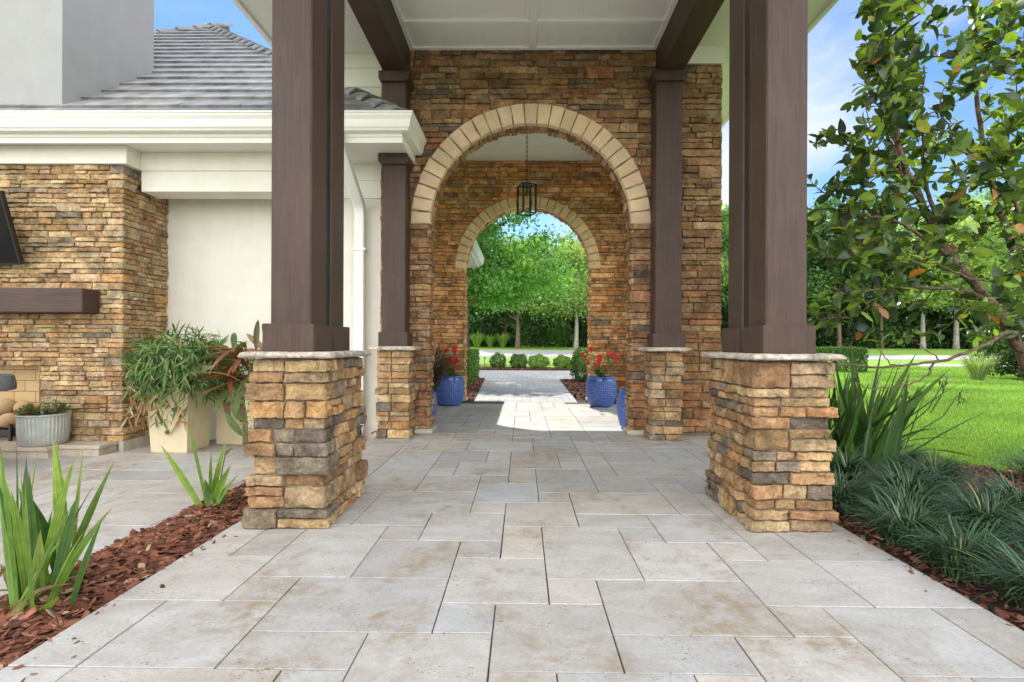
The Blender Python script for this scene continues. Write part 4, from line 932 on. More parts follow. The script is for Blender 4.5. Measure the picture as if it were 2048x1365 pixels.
for i in range(95):
    a = rng.uniform(-0.55, 1.0); hh = rng.uniform(0.55, 1.05); bx = 2.72+rng.normal(0, 0.17)+a*0.12; by = 4.45+rng.normal(0, 0.13)
    tilt = a*rng.uniform(0.35, 0.95); ln_ = hh*rng.uniform(0.85, 1.12)
    sp.append(((bx, by, -0.04), (bx+math.sin(tilt)*ln_, by+rng.normal(0, 0.22), math.cos(tilt)*ln_*0.93), rng.uniform(0.03, 0.05), rng.uniform(0.0, 0.08)))
for q in ((3.45, 4.2, 0.80), (3.72, 4.35, 0.72), (3.6, 4.3, .86), (3.32, 4.35, .95), (2.80, 4.4, 1.06), (2.84, 4.45, .97)): sp.append(((2.8+rng.uniform(0, .2), 4.42, -.04), q, 0.05, 0.05))
for q in ((3.62, 4.05, .12), (3.5, 4.2, .34), (3.7, 4.3, .22)): sp.append(((2.9, 4.3, -.03), q, 0.045, 0.28))
mb = MB(); swords(mb, rng, sp, cols(rng, [((0.045, 0.105, 0.025), 5), ((0.075, 0.16, 0.03), 3), ((0.11, 0.22, 0.035), 1.6)], len(sp), 0.15)); mb.build('leaves', M['blade'], t, smooth=True)
for q in ((3.46, 4.25, .70), (3.30, 4.3, .66), (3.62, 4.3, .60), (3.28, 4.4, .60)):
    mb = MB(); mb.tube([(2.95, 4.42, 0), (q[0]-.12, q[1], q[2]*.7), q], [.006, .005, .003], 6, (0.06, .12, .03))
    for e in range(4):
        p = Vector(q)+Vector((rng.uniform(-.03, .03), rng.uniform(-.03, .03), -rng.uniform(0, .1))); mb.tube([p, p+Vector((rng.uniform(-.02, .03), 0, .03)), p+Vector((rng.uniform(-.02, .03), 0, .055))], [.003, .008, .001], 6, (0.10, .12, .03))
    mb.build('seed_stalk', M['blade'], t)
M['violet'] = mat_leaf('violet_petal', 0.6, 0.4, (1.2, 1.0, 1.2)); mb = MB(); c0 = np.array((3.53, 4.3, .745))
a = np.linspace(0, 6.28, 7)[:-1]; dd = np.stack([np.cos(a), np.sin(a), 0.25+0*a], 1); leaves(mb, np.tile(c0, (6, 1)), dd, np.tile((0, 0, 1.), (6, 1)), np.full(6, .045), np.full(6, .022), np.tile((0.42, .2, .62), (6, 1)), droop=.5)
mb.tube([(3.40, 4.3, .45), (3.50, 4.3, .62), (3.53, 4.3, .745)], [.005, .004, .003], 6, (0.06, .14, .03)); mb.build('violet_flower', M['violet'], t)

# ------------------------------------------------------------------ border grass clumps (dark arching blades)
rng = np.random.default_rng(91)
def liriope(label, x, y, n, L_, s=1.15, c=(0.042, 0.088, 0.038)):
    n = int(n*1.35); t = thing('border_grass_clump', label, 'plant', (x, y, -0.03), 'dark border grass along the walkway'); mb = MB()
    rr = rng.uniform(0, 0.10*s, n); a0 = rng.uniform(0, 6.28, n); base = np.stack([x+rr*np.cos(a0), y+rr*np.sin(a0), np.full(n, -0.03)], 1)
    az = a0+rng.normal(0, 0.5, n)
    col = jit(rng, c, n, 0.4, 0.1); k = rng.random(n) < 0.05; col[k] = jit(rng, (0.16, 0.17, 0.05), k.sum())
    blades(mb, base, az, rng.uniform(0.02, 0.75, n), rng.uniform(1.3, 2.6, n), rng.uniform(0.6, 1.1, n)*L_*.74, rng.uniform(0.0055, 0.009, n), col, m=8, fold=0.35, prof=lambda s_: np.clip((1-s_)*4, 0.05, 1)**0.7, pw=1.3)
    mb.build('leaves', M['grassblade'], t, smooth=True); return t
for lab, x, y, n, L_ in (
    ('dark border grass beside the back corner of the right pier', 2.0, 3.78, 240, .44), ('dark border grass at the foot of the big iris', 2.5, 3.95, 260, .44),
    ('dark border grass clump at the lawn edge right of the big iris', 3.2, 4.42, 240, .40), ('dark border grass clump against the right pier side', 1.97, 3.22, 280, .46),
    ('broad dark border grass clump in the middle of the bed', 2.52, 3.38, 300, .48), ('dark border grass clump beside the sunny patch of mulch', 3.02, 3.78, 240, .42),
    ('dark border grass hugging the walkway just past the near pier front', 2.0, 2.68, 280, .44), ('dark border grass clump behind the nearest walkway clump', 2.55, 2.82, 300, .46),
    ('lone grass clump at the lawn edge at the right picture border', 4.0, 4.0, 170, .46), ('dark border grass nearest the camera on the walkway edge', 2.05, 2.0, 300, .44),
    ('dark border grass tight on the paving edge between the two nearest walkway clumps', 2.0, 2.35, 240, .40), ('dark border grass squeezed between pier front corner and the bed middle', 2.28, 3.05, 260, .42),
    ('dark border grass clump at the lower right picture border', 2.46, 2.34, 280, .46), ('shaded border grass clump right of the bed middle', 3.0, 3.1, 280, .46)):
    liriope(lab, x, y, n, L_)

# ------------------------------------------------------------------ big leaved tree at the right
rng = np.random.default_rng(101)
def smooth_pts(P, n=6):
    P = np.array(P, float); out = []
    Q = np.vstack([2*P[0]-P[1], P, 2*P[-1]-P[-2]])
    for i in range(1, len(Q)-2):
        for s_ in np.linspace(0, 1, n, endpoint=False):
            a, b, c, d = Q[i-1:i+3]; out.append(0.5*((2*b)+(c-a)*s_+(2*a-5*b+4*c-d)*s_**2+(3*b-a-3*c+d)*s_**3))
    out.append(P[-1]); return np.array(out)
t = thing('broadleaf_tree', 'leafy tree with big glossy oval leaves and bare low branches at right', 'tree', (4.75, 4.5, -0.05))
LIMBS = [([(4.75, 4.5, -.05), (4.60, 4.48, .3), (4.42, 4.45, .62), (4.226, 4.4, .975), (3.948, 4.35, 1.352), (3.572, 4.3, 1.72), (3.305, 4.25, 2.12), (3.10, 4.25, 2.62), (3.036, 4.25, 3.23), (3.0, 4.25, 3.93), (3.02, 4.3, 4.6)], .062, .008),
 ([(4.226, 4.4, .975), (4.05, 4.28, 1.12), (3.58, 4.05, .995), (3.19, 3.95, .891), (2.813, 3.9, .849), (2.518, 3.85, .85), (2.266, 3.8, .869), (2.07, 3.78, .83)], .017, .003),
 ([(3.152, 3.95, .887), (3.02, 3.9, .748), (2.78, 3.85, .702), (2.56, 3.8, .694), (2.38, 3.75, .748)], .008, .002),
 ([(2.813, 3.9, .849), (2.72, 3.9, .93), (2.66, 3.88, 1.02)], .005, .002), ([(3.19, 3.95, .891), (3.02, 3.9, 1.0), (2.92, 3.9, 1.06)], .005, .002), ([(2.6, 3.81, .70), (2.62, 3.8, .78), (2.66, 3.8, .84)], .004, .002),
 ([(4.6, 4.48, .3), (4.52, 4.55, 1.0), (4.45, 4.6, 1.6), (4.33, 4.7, 2.24), (4.19, 4.75, 3.04), (4.19, 4.8, 3.75), (4.2, 4.8, 4.4)], .045, .007),
 ([(3.948, 4.35, 1.352), (3.75, 4.5, 1.75), (3.62, 4.6, 2.3), (3.55, 4.6, 2.9), (3.56, 4.6, 3.5)], .028, .006),
 ([(3.572, 4.3, 1.72), (3.2, 4.1, 1.85), (2.85, 3.95, 1.95), (2.55, 3.9, 2.0), (2.38, 3.9, 2.05)], .018, .004), ([(3.948, 4.35, 1.35), (3.5, 4.05, 1.42), (3.05, 3.9, 1.45), (2.7, 3.85, 1.42), (2.45, 3.8, 1.40)], .018, .003),
 ([(3.75, 4.35, 1.55), (3.4, 3.9, 1.5), (3.0, 3.65, 1.55), (2.7, 3.6, 1.6)], .014, .003), ([(4.45, 4.6, 1.6), (4.1, 4.3, 2.0), (3.75, 4.0, 2.3), (3.4, 3.9, 2.5)], .02, .004), ([(4.33, 4.7, 2.24), (4.0, 4.5, 2.6), (3.7, 4.4, 2.75), (3.45, 4.3, 3.0)], .016, .004),
 ([(3.305, 4.25, 2.12), (3.0, 4.1, 2.4), (2.8, 4.0, 2.75)], .014, .004), ([(3.1, 4.25, 2.62), (2.85, 4.2, 3.0), (2.72, 4.2, 3.3)], .01, .003), ([(4.5, 4.55, 1.1), (4.9, 4.4, 1.7), (5.2, 4.3, 2.4), (5.3, 4.3, 3.2)], .03, .006)]
mb = MB(); nodes_ = []
for P, r0, r1 in LIMBS:
    Q = smooth_pts(P, 6); Q[1:-1] += rng.normal(0, 0.006, Q[1:-1].shape); mb.tube(Q, list(np.linspace(r0, r1, len(Q))), 8)
    if P[0][2] > .5 or len(P) > 6: nodes_.append(Q[(Q[:, 2] > 1.1) & (np.arange(len(Q)) > 3)])
nodes_ = np.concatenate(nodes_)
def dens(p):
    x, y_, z = p
    s_ = y_; px = x/s_; pz = (z-1)/s_     # slope from the near pier: open on the upper left
    d = 1.0
    if px < 0.553+0.025*math.sin(z*9): d = 0.0
    if px < 0.74 and 0.05 < pz < 0.36: d = min(1, d*1.0)
    elif px >= 0.74: d *= 0.9
    if pz > 0.42 and px < 0.655: d *= 0.12
    if pz > 0.30 and px < 0.60: d *= 0.25
    if pz < 0.02: d *= 0.0 if px < 0.9 else 0.3
    elif pz < 0.07: d *= 0.5
    if pz > 0.45 and 0.76 < px < 0.86: d *= 0.35
    if px > 0.80 and 0.03 < pz < 0.21: d *= 0.38
    if px > 1.05: d *= 0.35
    return d
T = []
while len(T) < 610:
    p = np.array((rng.uniform(2.2, 5.5), rng.uniform(3.5, 5.2), rng.uniform(1.1, 4.5)))
    if rng.random() < dens(p) and np.min(np.linalg.norm(nodes_-p, axis=1)) < 0.75: T.append(p)
LP = []; LD = []; LU = []; LL = []; 
order = sorted(T, key=lambda p: np.min(np.linalg.norm(nodes_-p, axis=1))); net = nodes_.copy()
for p in order:
    dd = np.linalg.norm(net-p, axis=1)+np.maximum(0, net[:, 2]-p[2]+0.05)*0.8; q = net[np.argmin(dd)]; d = p-q; ln_ = np.linalg.norm(d)
    mid = q+d*0.5+np.array((0, 0, -0.10*ln_))+rng.normal(0, 0.03, 3); Q = smooth_pts([q, mid, p], 5)
    mb.tube(Q, list(np.linspace(0.0055+0.003*ln_, 0.0022, len(Q))), 5, cap=False); net = np.vstack([net, Q[3:]])
    n = rng.integers(6, 12); tw = norm(Q[-1]-Q[-4])
    for k in range(n):
        s_ = 1-(k/n)*min(1, 0.26/max(ln_, .1)); c0 = Q[min(len(Q)-1, int(s_*(len(Q)-1)))] + tw*0.0
        a = k*2.4+rng.uniform(-.4, .4); u1 = norm(np.cross(tw, (0, 0, 1.))+1e-4); u2 = np.cross(tw, u1)
        dr = tw*rng.uniform(0.15, 0.9)+(u1*math.cos(a)+u2*math.sin(a))*rng.uniform(0.5, 1.0); dr[2] += rng.normal(0.0, 0.25)
        LP.append(c0+rng.normal(0, .006, 3)); LD.append(dr); up = np.array((0, 0, 1.))*rng.uniform(.3, 1)+rng.normal(0, .45, 3); LU.append(up); LL.append(rng.uniform(.055, .140))
for q in ((2.1, 3.78, .87), (2.3, 3.8, .89), (2.66, 3.88, 1.03), (2.92, 3.9, 1.08), (2.40, 3.76, .77), (2.2, 3.79, .86), (2.95, 3.9, 1.1)):
    for e in range(2): LP.append(np.array(q)); LD.append(rng.normal(0, 1, 3)); LU.append(np.array((0, 0, 1.))); LL.append(rng.uniform(.06, .10))
mb.build('trunk', M['bark'], t, smooth=True)
N = len(LP); LP = np.array(LP); LD = np.array(LD); LU = np.array(LU); LL = np.array(LL)
c = cols(rng, [((0.06, 0.105, 0.032), 6), ((0.028, 0.052, 0.028), 4.5), ((0.11, 0.175, 0.045), 4.5), ((0.25, 0.36, 0.07), 3.2), ((0.38, 0.37, 0.07), 0.5), ((0.40, 0.16, 0.05), 0.22), ((0.28, 0.12, 0.05), 0.2)], N, 0.2)
mb = MB(); leaves(mb, LP, LD, LU, LL, LL*rng.uniform(0.46, 0.62, N), c, m=7, fold=0.24, droop=rng.uniform(-.2, .75, N)); mb.build('crown', M['glossleaf'], t, smooth=True)

# ------------------------------------------------------------------ planters on the patio
M['planter'] = mat_plain('cream_cast_stone', (0.66, 0.58, 0.38), 0.8, 0.05, 4, 0.25, 70, 0.004)
M['soilmat'] = M['bed']
def square_planter(label, x, y, wb, wt, h, z=PATIO_Z, rz=0.0):
    t = thing('square_planter', label, 'planter', (x, y, z), 'tall cream square planters')
    mb = MB(); w0, w1, rim = wb/2, wt/2, 0.03
    rings = [(w0, 0.002, ), (w0+0.004, 0.012), (w1-0.012, h-0.06), (w1, h-0.045), (w1+0.006, h-0.006), (w1, h), (w1-rim, h), (w1-rim-0.004, h-0.08)]
    V = []; 
    for a, zz_ in rings:
        for sx, sy in ((-1, -1), (1, -1), (1, 1), (-1, 1)): V.append((x+sx*a, y+sy*a, z+zz_))
    F = [(i*4+j, i*4+(j+1) % 4, i*4+4+(j+1) % 4, i*4+4+j) for i in range(len(rings)-1) for j in range(4)]
    mb.add(V, F); mb.build('pot', M['planter'], t)
    mb = MB(); a = w1-rim-0.003; mb.add([(x-a, y-a, z+h-0.07), (x+a, y-a, z+h-0.07), (x+a, y+a, z+h-0.07), (x-a, y+a, z+h-0.07)], [(0, 1, 2, 3)]); mb.build('soil', M['bed'], t)
square_planter('tall cream square planter nearest the stone breast, under the green plant', -3.60, 5.36, 0.36, 0.45, 0.66)
square_planter('tall cream square planter against the wall behind the others', -3.24, 5.775, 0.28, 0.32, 0.56)
square_planter('tall cream square planter half hidden by the near pier', -2.58, 5.35, 0.34, 0.47, 0.66)

rng = np.random.default_rng(111)
# drooping narrow leaved plant
t = thing('trailing_plant', 'overgrown plant of drooping narrow green leaves in the cream planters', 'plant', (-3.4, 5.4, 0.5))
def dome(N, c, r, lo):
    v = rand_dir(rng, N); v[:, 2] = np.abs(v[:, 2])*(1-lo)+lo*rng.uniform(-1, 1, N); v = norm(v); return c+v*r*rng.uniform(0.55, 1.0, (N, 1))**0.6, v
N = 1700
P, v = dome(N, np.array((-3.50, 5.24, 0.74)), np.array((0.48, 0.38, 0.42)), 0.68)
P2, v2 = dome(330, np.array((-3.16, 5.40, 0.74)), np.array((0.32, 0.32, 0.32)), 0.45); P = np.vstack([P, P2]); v = np.vstack([v, v2]); N = len(P)
d = v*0.7+rng.normal(0, 0.42, (N, 3)); d[:, 2] -= rng.uniform(0.15, 1.35, N)
ln_ = rng.uniform(.07, .19, N)
c = cols(rng, [((0.10, 0.19, 0.05), 5), ((0.16, 0.26, 0.085), 4), ((0.05, 0.11, 0.035), 4), ((0.28, 0.35, 0.17), 2.5), ((0.40, 0.32, 0.15), .8)], N)
mb = MB(); leaves(mb, P, d, v+rng.normal(0, .3, (N, 3)), ln_, ln_*rng.uniform(.09, .16, N), c, m=6, fold=.9, droop=.35, prof=np.array([.35, .85, 1, .9, .6, .05]) if False else (lambda s_: np.interp(s_, [0, .2, .5, .8, 1], [.4, .9, 1, .7, .05])))
N = 95; b = np.stack([rng.uniform(-3.93, -3.3, N), rng.uniform(5.0, 5.18, N), rng.uniform(.22, .60, N)], 1); d = rng.normal(0, .45, (N, 3)); d[:, 2] -= 1.0
ln_ = rng.uniform(.07, .17, N); leaves(mb, b, d, np.tile((0, -1., .3), (N, 1)), ln_, ln_*.16, cols(rng, [((0.42, .30, .16), 4), ((.48, .38, .24), 2), ((.30, .16, .08), 3), ((.12, .2, .05), 2)], N), m=5, fold=.8, droop=-.25)
mb.build('leaves', M['blade'], t, smooth=True)
mb = MB()
for k in range(70):
    a = rng.uniform(0, 6.28); r_ = rng.uniform(.1, .42); q = (-3.50+r_*math.cos(a), 5.26+r_*.8*math.sin(a), .80+rng.uniform(-.05, .28)*(1-r_)); mb.tube([(-3.58+rng.uniform(-.12, .12), 5.36+rng.uniform(-.1, .1), .45), (-3.52+.6*r_*math.cos(a), 5.36+.5*r_*math.sin(a), q[2]-.03), q], [.006, .005, .003], 5, (0.11, .15, .05))
N = 60; 
mb.build('stems', M['blade'], t)
mb = MB(); a_ = []
for (x, z) in ((-3.67, .30), (-3.63, .20), (-3.61, .36), (-3.51, .33), (-3.59, .10), (-3.70, .42), (-3.45, .27)):
    mb = MB(); n = 7; an = np.linspace(0, 6.28, n)+rng.uniform(0, 1); leaves(mb, np.tile((x, 5.125+.02*rng.random(), z), (n, 1)), np.stack([np.cos(an), -.5+0*an, np.sin(an)], 1), np.tile((0, -1., 0), (n, 1)), np.full(n, .035), np.full(n, .016), cols(rng, [((.05, .14, .035), 3), ((.24, .08, .05), .6)], n)); mb.build('sprig', M['leaf'], t)
# cordyline with broad bronze leaves
t = thing('bronze_cordyline', 'bronze and green cordyline with broad leaves behind the near pier', 'plant', (-2.75, 5.4, 0.5))
mb = MB(); N = 64; b0 = np.stack([rng.normal(-2.84, .12, N), rng.normal(5.08, .07, N), rng.uniform(.55, .95, N)], 1); az = rng.uniform(0, 6.28, N); el_ = rng.uniform(-.5, 1.1, N)
d = np.stack([np.cos(az)*np.cos(el_)-.25, np.sin(az)*np.cos(el_)-.25, np.sin(el_)], 1); ln_ = rng.uniform(.24, .42, N)
CP = [((.21, .07, .055), 5), ((.10, .10, .045), 3), ((.22, .085, .05), 2), ((.11, .17, .05), 2.5), ((.30, .16, .08), 1)]
leaves(mb, b0, d, np.tile((0, 0, 1.), (N, 1))+rng.normal(0, .2, (N, 3)), ln_, rng.uniform(.045, .075, N), cols(rng, CP, N), m=8, fold=.35, droop=.45)
bb = np.array([(-2.95, 5.15, .56), (-2.80, 5.15, .62), (-2.86, 5.12, .55), (-3.02, 5.2, .5), (-2.95, 5.18, .42), (-2.75, 5.2, .45), (-2.84, 5.15, .4), (-3.0, 5.15, .3), (-3.02, 5.0, .78)]); dd_ = np.array([(-.5, -.3, -.75), (-.55, -.2, -.6), (-.1, -.2, -1), (.1, -.2, -1), (.3, 0, -1), (-.35, 0, -1), (.25, -.1, -1), (.5, 0, -.8), (-1, -.2, -.22)])
leaves(mb, bb, dd_, np.tile((0, -1., .2), (9, 1)), np.array([.28, .30, .26, .28, .24, .22, .2, .3, .34]), np.full(9, .075), cols(rng, [((.15, .22, .08), 3), ((.18, .09, .06), 2)], 9), m=8, fold=.3, droop=.2)
# three upright leaves above the pier cap
bb = np.array([(-2.66, 5.3, .92), (-2.62, 5.32, .96), (-2.58, 5.3, .90), (-2.66, 5.28, .90)]); dd_ = np.array([(-.75, 0, .65), (-.38, 0, .92), (-.05, 0, 1), (-1, 0, .12)])
leaves(mb, bb, dd_, np.tile((.3, -1., .3), (4, 1)), np.array([.30, .28, .3, .3]), np.full(4, .065), np.array([(.24, .14, .05), (.12, .13, .06), (.14, .09, .06), (.30, .09, .05)]), m=8, fold=.3, droop=.1)
mb.build('leaves', M['glossleaf'], t, smooth=True)
mb = MB()
for x in (-2.74, -2.66): mb.tube([(x, 5.36, .46), (x+.01, 5.35, .7), (x, 5.34, .95)], [.014, .012, .008], 7, (.2, .15, .1))
mb.build('stems', M['blade'], t)
# small leafed filler below the cordyline
t = thing('leafy_groundcover', 'fresh green small leaved filler spilling over the half hidden planter', 'plant', (-2.7, 5.15, 0.45))
mb = MB(); N = 420; p = np.stack([rng.normal(-2.72, .14, N), rng.normal(5.16, .07, N), rng.normal(.50, .09, N)], 1); leafquads(mb, p, rng, .05, cols(rng, [((.10, .24, .04), 3), ((.16, .30, .05), 2)], N))
for k in range(5):
    x = -2.78+.05*k; L_ = rng.uniform(.3, .55); q = [(x, 5.09, .42), (x-.02, 5.07, .42-L_*.5), (x+.03, 5.08, .42-L_)]; mb.tube(q, .002, 4, (.1, .16, .04)); pp = smooth_pts(q, 5); leafquads(mb, pp+rng.normal(0, .012, pp.shape), rng, .045, cols(rng, [((.09, .22, .04), 1)], len(pp)))
mb.build('leaves', M['leaf'], t)

# ribbed pot with succulents on the hearth
M['galv'] = mat_plain('galvanised_metal', (0.46, 0.485, 0.44), 0.5, 0.10, 7, 0.15, 60, 0.003, metal=0.25)
RX, RY, RZ0 = -4.80, 5.085, -0.016
t = thing('ribbed_pot', 'round ribbed galvanised pot standing on the hearth', 'pot', (RX, RY, RZ0))
mb = MB(); mb.lathe([(0.165, RZ0+.001), (.182, RZ0+.015), (.198, RZ0+.12), (.203, RZ0+.29)], RX, RY, 160, wob=lambda r, z, a, i: r*(1+(0.022*math.cos(a*40) if i > 0 else 0)))
mb.build('pot', M['galv'], t, smooth=True); mb = MB(); mb.lathe([(.203, RZ0+.286), (.211, RZ0+.29), (.213, RZ0+.305), (.207, RZ0+.312), (.196, RZ0+.308), (.193, RZ0+.27)], RX, RY, 64); mb.build('rim', M['galv'], t, smooth=True)
mb = MB(); mb.lathe([(0.0, RZ0+.275), (.1, RZ0+.28), (.193, RZ0+.272)], RX, RY, 32); mb.build('soil', M['bed'], t)
t = thing('succulent_plant', 'low green succulent sprigs in the ribbed galvanised pot', 'plant', (RX, RY, RZ0+.28)); mb = MB()
for k in range(95):
    a = rng.uniform(0, 6.28); r_ = .20*math.sqrt(rng.random()); q = np.array((RX+r_*math.cos(a)*1.12, RY+r_*math.sin(a), RZ0+.30+rng.uniform(.0, .10))); n = 9; an = rng.uniform(0, 6.28, n)
    leaves(mb, np.tile(q, (n, 1))+rng.normal(0, .005, (n, 3)), np.stack([np.cos(an), np.sin(an), rng.uniform(-.1, .9, n)], 1), np.tile((0, 0, 1.), (n, 1)), rng.uniform(.022, .042, n), np.full(n, .012), cols(rng, [((.07, .17, .045), 4), ((.12, .24, .06), 2), ((.16, .09, .05), .5)], n), m=4)
    mb.tube([(RX+r_*.5*math.cos(a), RY+r_*.5*math.sin(a), RZ0+.27), tuple(q)], .003, 4, (.2, .1, .06))
for q in ((RX+.255, RY-.03, RZ0+.37), (RX+.12, RY, RZ0+.43), (RX-.2, RY-.05, RZ0+.35)):
    n = 14; an = rng.uniform(0, 6.28, n); leaves(mb, np.tile(q, (n, 1)), np.stack([np.cos(an), np.sin(an), rng.uniform(0, .9, n)], 1), np.tile((0, 0, 1.), (n, 1)), rng.uniform(.025, .045, n), np.full(n, .013), cols(rng, [((.10, .26, .06), 1)], n), m=4); mb.tube([(RX+(q[0]-RX)*.6, RY, RZ0+.28), q], .003, 4, (.22, .12, .07))
mb.build('leaves', M['leaf'], t)
# fire balls on their grate
M['clay'] = mat_plain('tan_fired_clay', (0.50, 0.33, 0.18), 0.85, 0.10, 10, 0.4, 50, 0.006)
t = thing('fire_grate', 'black iron grate in the firebox under round clay balls', 'grate', (-5.6, 5.35, 0)); 
for yy in (5.24, 5.40): mb = MB(); mb.box(-6.4, -5.12, yy, yy+.03, .03, .095, bev=.004); mb.build('bar', M['black'], t)
for xx in (-6.3, -5.8, -5.30): mb = MB(); mb.box(xx, xx+.028, 5.212, 5.2395, -.015, .16, bev=.003); mb.build('upright', M['black'], t)
for xx in np.arange(-6.35, -5.1, .14): mb = MB(); mb.box(xx, xx+.02, 5.27, 5.40, .07, .09); mb.build('rung', M['black'], t)
mb = MB(); mb.box(-5.17, -5.145, 5.245, 5.268, -.015, .031); mb.build('leg', M['black'], t)
for (x, y, z, r) in ((-5.23, 5.36, .175, .078), (-5.42, 5.34, .18, .085), (-5.60, 5.36, .18, .082), (-5.30, 5.38, .31, .08), (-5.49, 5.38, .325, .088), (-5.78, 5.36, .18, .085), (-5.68, 5.38, .32, .08)):
    mb = MB(); mb.lathe([(max(1e-4, r*math.sin(a)), z-r*0.94*math.cos(a)) for a in np.linspace(0, math.pi, 17)], x, y, 28); tag(mb.build('fire_ball', M['clay'], None, smooth=True), 'round tan clay ball stacked on the black grate in the firebox', 'fire ball', 'clay fire balls')
# rough stone table whose end shows at the left picture border
M['bluestone'] = mat_plain('dark_blue_grey_stone', (0.16, 0.17, 0.19), 0.85, 0.22, 7, 0.7, 28, 0.015)
t = thing('stone_table', 'rough dark grey stone table top cut by the left picture border', 'table', (-5.0, 4.3, PATIO_Z)); mb = MB(); rough_slab(mb, -5.9, -4.59, 3.95, 4.6, .575, .72, rng, (1, 1, 1), amp=.02, step=.06); mb.build('table_top', M['bluestone'], t, smooth=True)
for xx in (-5.7, -5.1):
    mb = MB(); mb.box(xx, xx+.28, 4.1, 4.45, PATIO_Z+.001, .585, bev=.03); mb.build('leg', M['bluestone'], t)
# dry leaf by the downspout
mb = MB(); leaves(mb, np.array([(-1.66, 5.60, .012)]), np.array([(.8, -.3, .25)]), np.array([(0, 0, 1.)]), np.array([.11]), np.array([.07]), np.array([(.42, .14, .06)]), m=6, fold=.4, droop=-.2); mb.build
tag(mb.build('dry_leaf', M['leaf']), 'dry rust coloured leaf on the paving by the downspout foot', 'leaf')

# ------------------------------------------------------------------ blue glazed pots in the passage
def mat_glaze():
    m, n, l, b = new_mat('cobalt_glaze'); v = coords(n, l); f = noise(n, l, v, 18, 4)
    l.new(mix(n, l, rng_(n, l, f, .3, .7, 0, 1), (0.022, 0.065, 0.26), (0.06, 0.135, 0.43)), b.inputs['Base Color']); b.inputs['Roughness'].default_value = 0.10; b.inputs['Coat Weight'].default_value = 0.4; b.inputs['Coat Roughness'].default_value = 0.08
    return m
M['blue'] = mat_glaze()
def blue_pot(label, x, y, prof, group, k=110, nang=40, amp=.034):
    t = thing('blue_pot', label, 'pot', (x, y, 0.002), group); n = 150; s = np.linspace(0, 1, n); zz_ = np.interp(s, [0, 1], [0.003, prof[-1][1]])
    r_ = np.interp(zz_, [p[1] for p in prof], [p[0] for p in prof]); H = prof[-1][1]
    P = [(r_[0]*.6, .003)]+list(zip(r_, zz_))
    def wob(r, z, a, i):
        u = z/H
        if .06 < u < .86: return r*(1+amp*(1.2*abs(math.sin(math.pi*u*17))*(0.55+0.45*math.cos(nang*a))))
        return r
    mb = MB(); mb.lathe(P, x, y, k*2, wob=wob); mb.build('pot', M['blue'], t, smooth=True)
    R1 = prof[-1][0]; mb = MB(); mb.lathe([(R1*.99, H-.035), (R1+.012, H-.03), (R1+.016, H-.012), (R1+.008, H), (R1-.014, H), (R1-.022, H-.02), (R1-.03, H-.08)], x, y, 64); mb.build('rim', M['blue'], t, smooth=True)
    mb = MB(); mb.lathe([(.001, H-.055), (R1*.6, H-.05), (R1-.026, H-.055)], x, y, 32); mb.build('soil', M['bed'], t)
BIG = [(.165, 0), (.19, .03), (.235, .17), (.247, .27), (.242, .38), (.222, .46), (.215, .49)]
blue_pot('big cobalt blue pot of red flowers on the right of the passage', 1.285, 8.36, BIG, 'large cobalt blue pots')
blue_pot('big cobalt blue pot of red flowers on the left of the passage', -1.20, 8.42, BIG, 'large cobalt blue pots')
TALL = [(.125, 0), (.15, .03), (.185, .18), (.195, .28), (.175, .40), (.15, .455), (.145, .48)]
blue_pot('slim cobalt blue jar behind the right foot of the near arch', 1.335, 6.20, TALL, 'slim cobalt blue jars', amp=.04)
blue_pot('slim cobalt blue jar behind the left foot of the near arch', -1.235, 6.22, TALL, 'slim cobalt blue jars', amp=.04)
def mandevilla(label, x, y, seed, n=30, fl=11):
    rng = np.random.default_rng(seed); t = thing('flowering_plant', label, 'plant', (x, y, .44), 'red flowering plants in blue pots'); mb = MB(); tipsl = []
    for k in range(n):
        a = rng.uniform(0, 6.28); r_ = rng.uniform(.05, .36); h = rng.uniform(.14, .50); q = [(x, y, .43), (x+r_*.5*math.cos(a), y+r_*.5*math.sin(a), .43+h*.6), (x+r_*math.cos(a), y+r_*math.sin(a), .43+h)]; Q = smooth_pts(q, 5); mb.tube(Q, .003, 4, (.12, .17, .05), cap=False); tipsl.append(Q[-1])
        m = 11; ii = rng.integers(2, len(Q), m); an = rng.uniform(0, 6.28, m); leaves(mb, Q[ii], np.stack([np.cos(an), np.sin(an), rng.uniform(-.2, .7, m)], 1), np.tile((0, 0, 1.), (m, 1)), rng.uniform(.05, .085, m), rng.uniform(.022, .034, m), cols(rng, [((.09, .18, .04), 3), ((.18, .29, .07), 3), ((.32, .40, .16), 1.5)], m), m=4)
    mb.build('foliage', M['leaf'], t); idx = rng.permutation(len(tipsl))[:fl]
    for i in idx:
        c0 = tipsl[i]+np.array((0, -.03, .02)); mb = MB(); f = norm(np.array((rng.normal(0, .5), -1, rng.uniform(0, .8)))); u1 = norm(np.cross(f, (0, 0, 1.))); u2 = np.cross(u1, f); an = np.arange(5)*1.2566+rng.uniform(0, 1)
        d = u1[None]*np.cos(an)[:, None]+u2[None]*np.sin(an)[:, None]+f[None]*.35; leaves(mb, np.tile(c0, (5, 1)), d, np.tile(f, (5, 1)), np.full(5, .052), np.full(5, .048), jit(rng, (.62, .025, .02), 5, .2), m=5, droop=.25)
        mb.tube([tuple(c0-f*.045), tuple(c0)], [.004, .011], 6, (.5, .03, .03)); mb.build('flower', M['petal'], t)
M['petal'] = mat_leaf('red_petal', .5, .3, (1.1, .9, .9))
mandevilla('red trumpet flowers in the right big blue pot', 1.285, 8.36, 5)
mandevilla('red trumpet flowers in the left big blue pot', -1.16, 8.40, 6)
t = thing('wispy_plant', 'dark wispy dried plant in the left slim blue jar', 'plant', (-1.235, 6.22, .43)); rng = np.random.default_rng(7); n = 230; mb = MB()
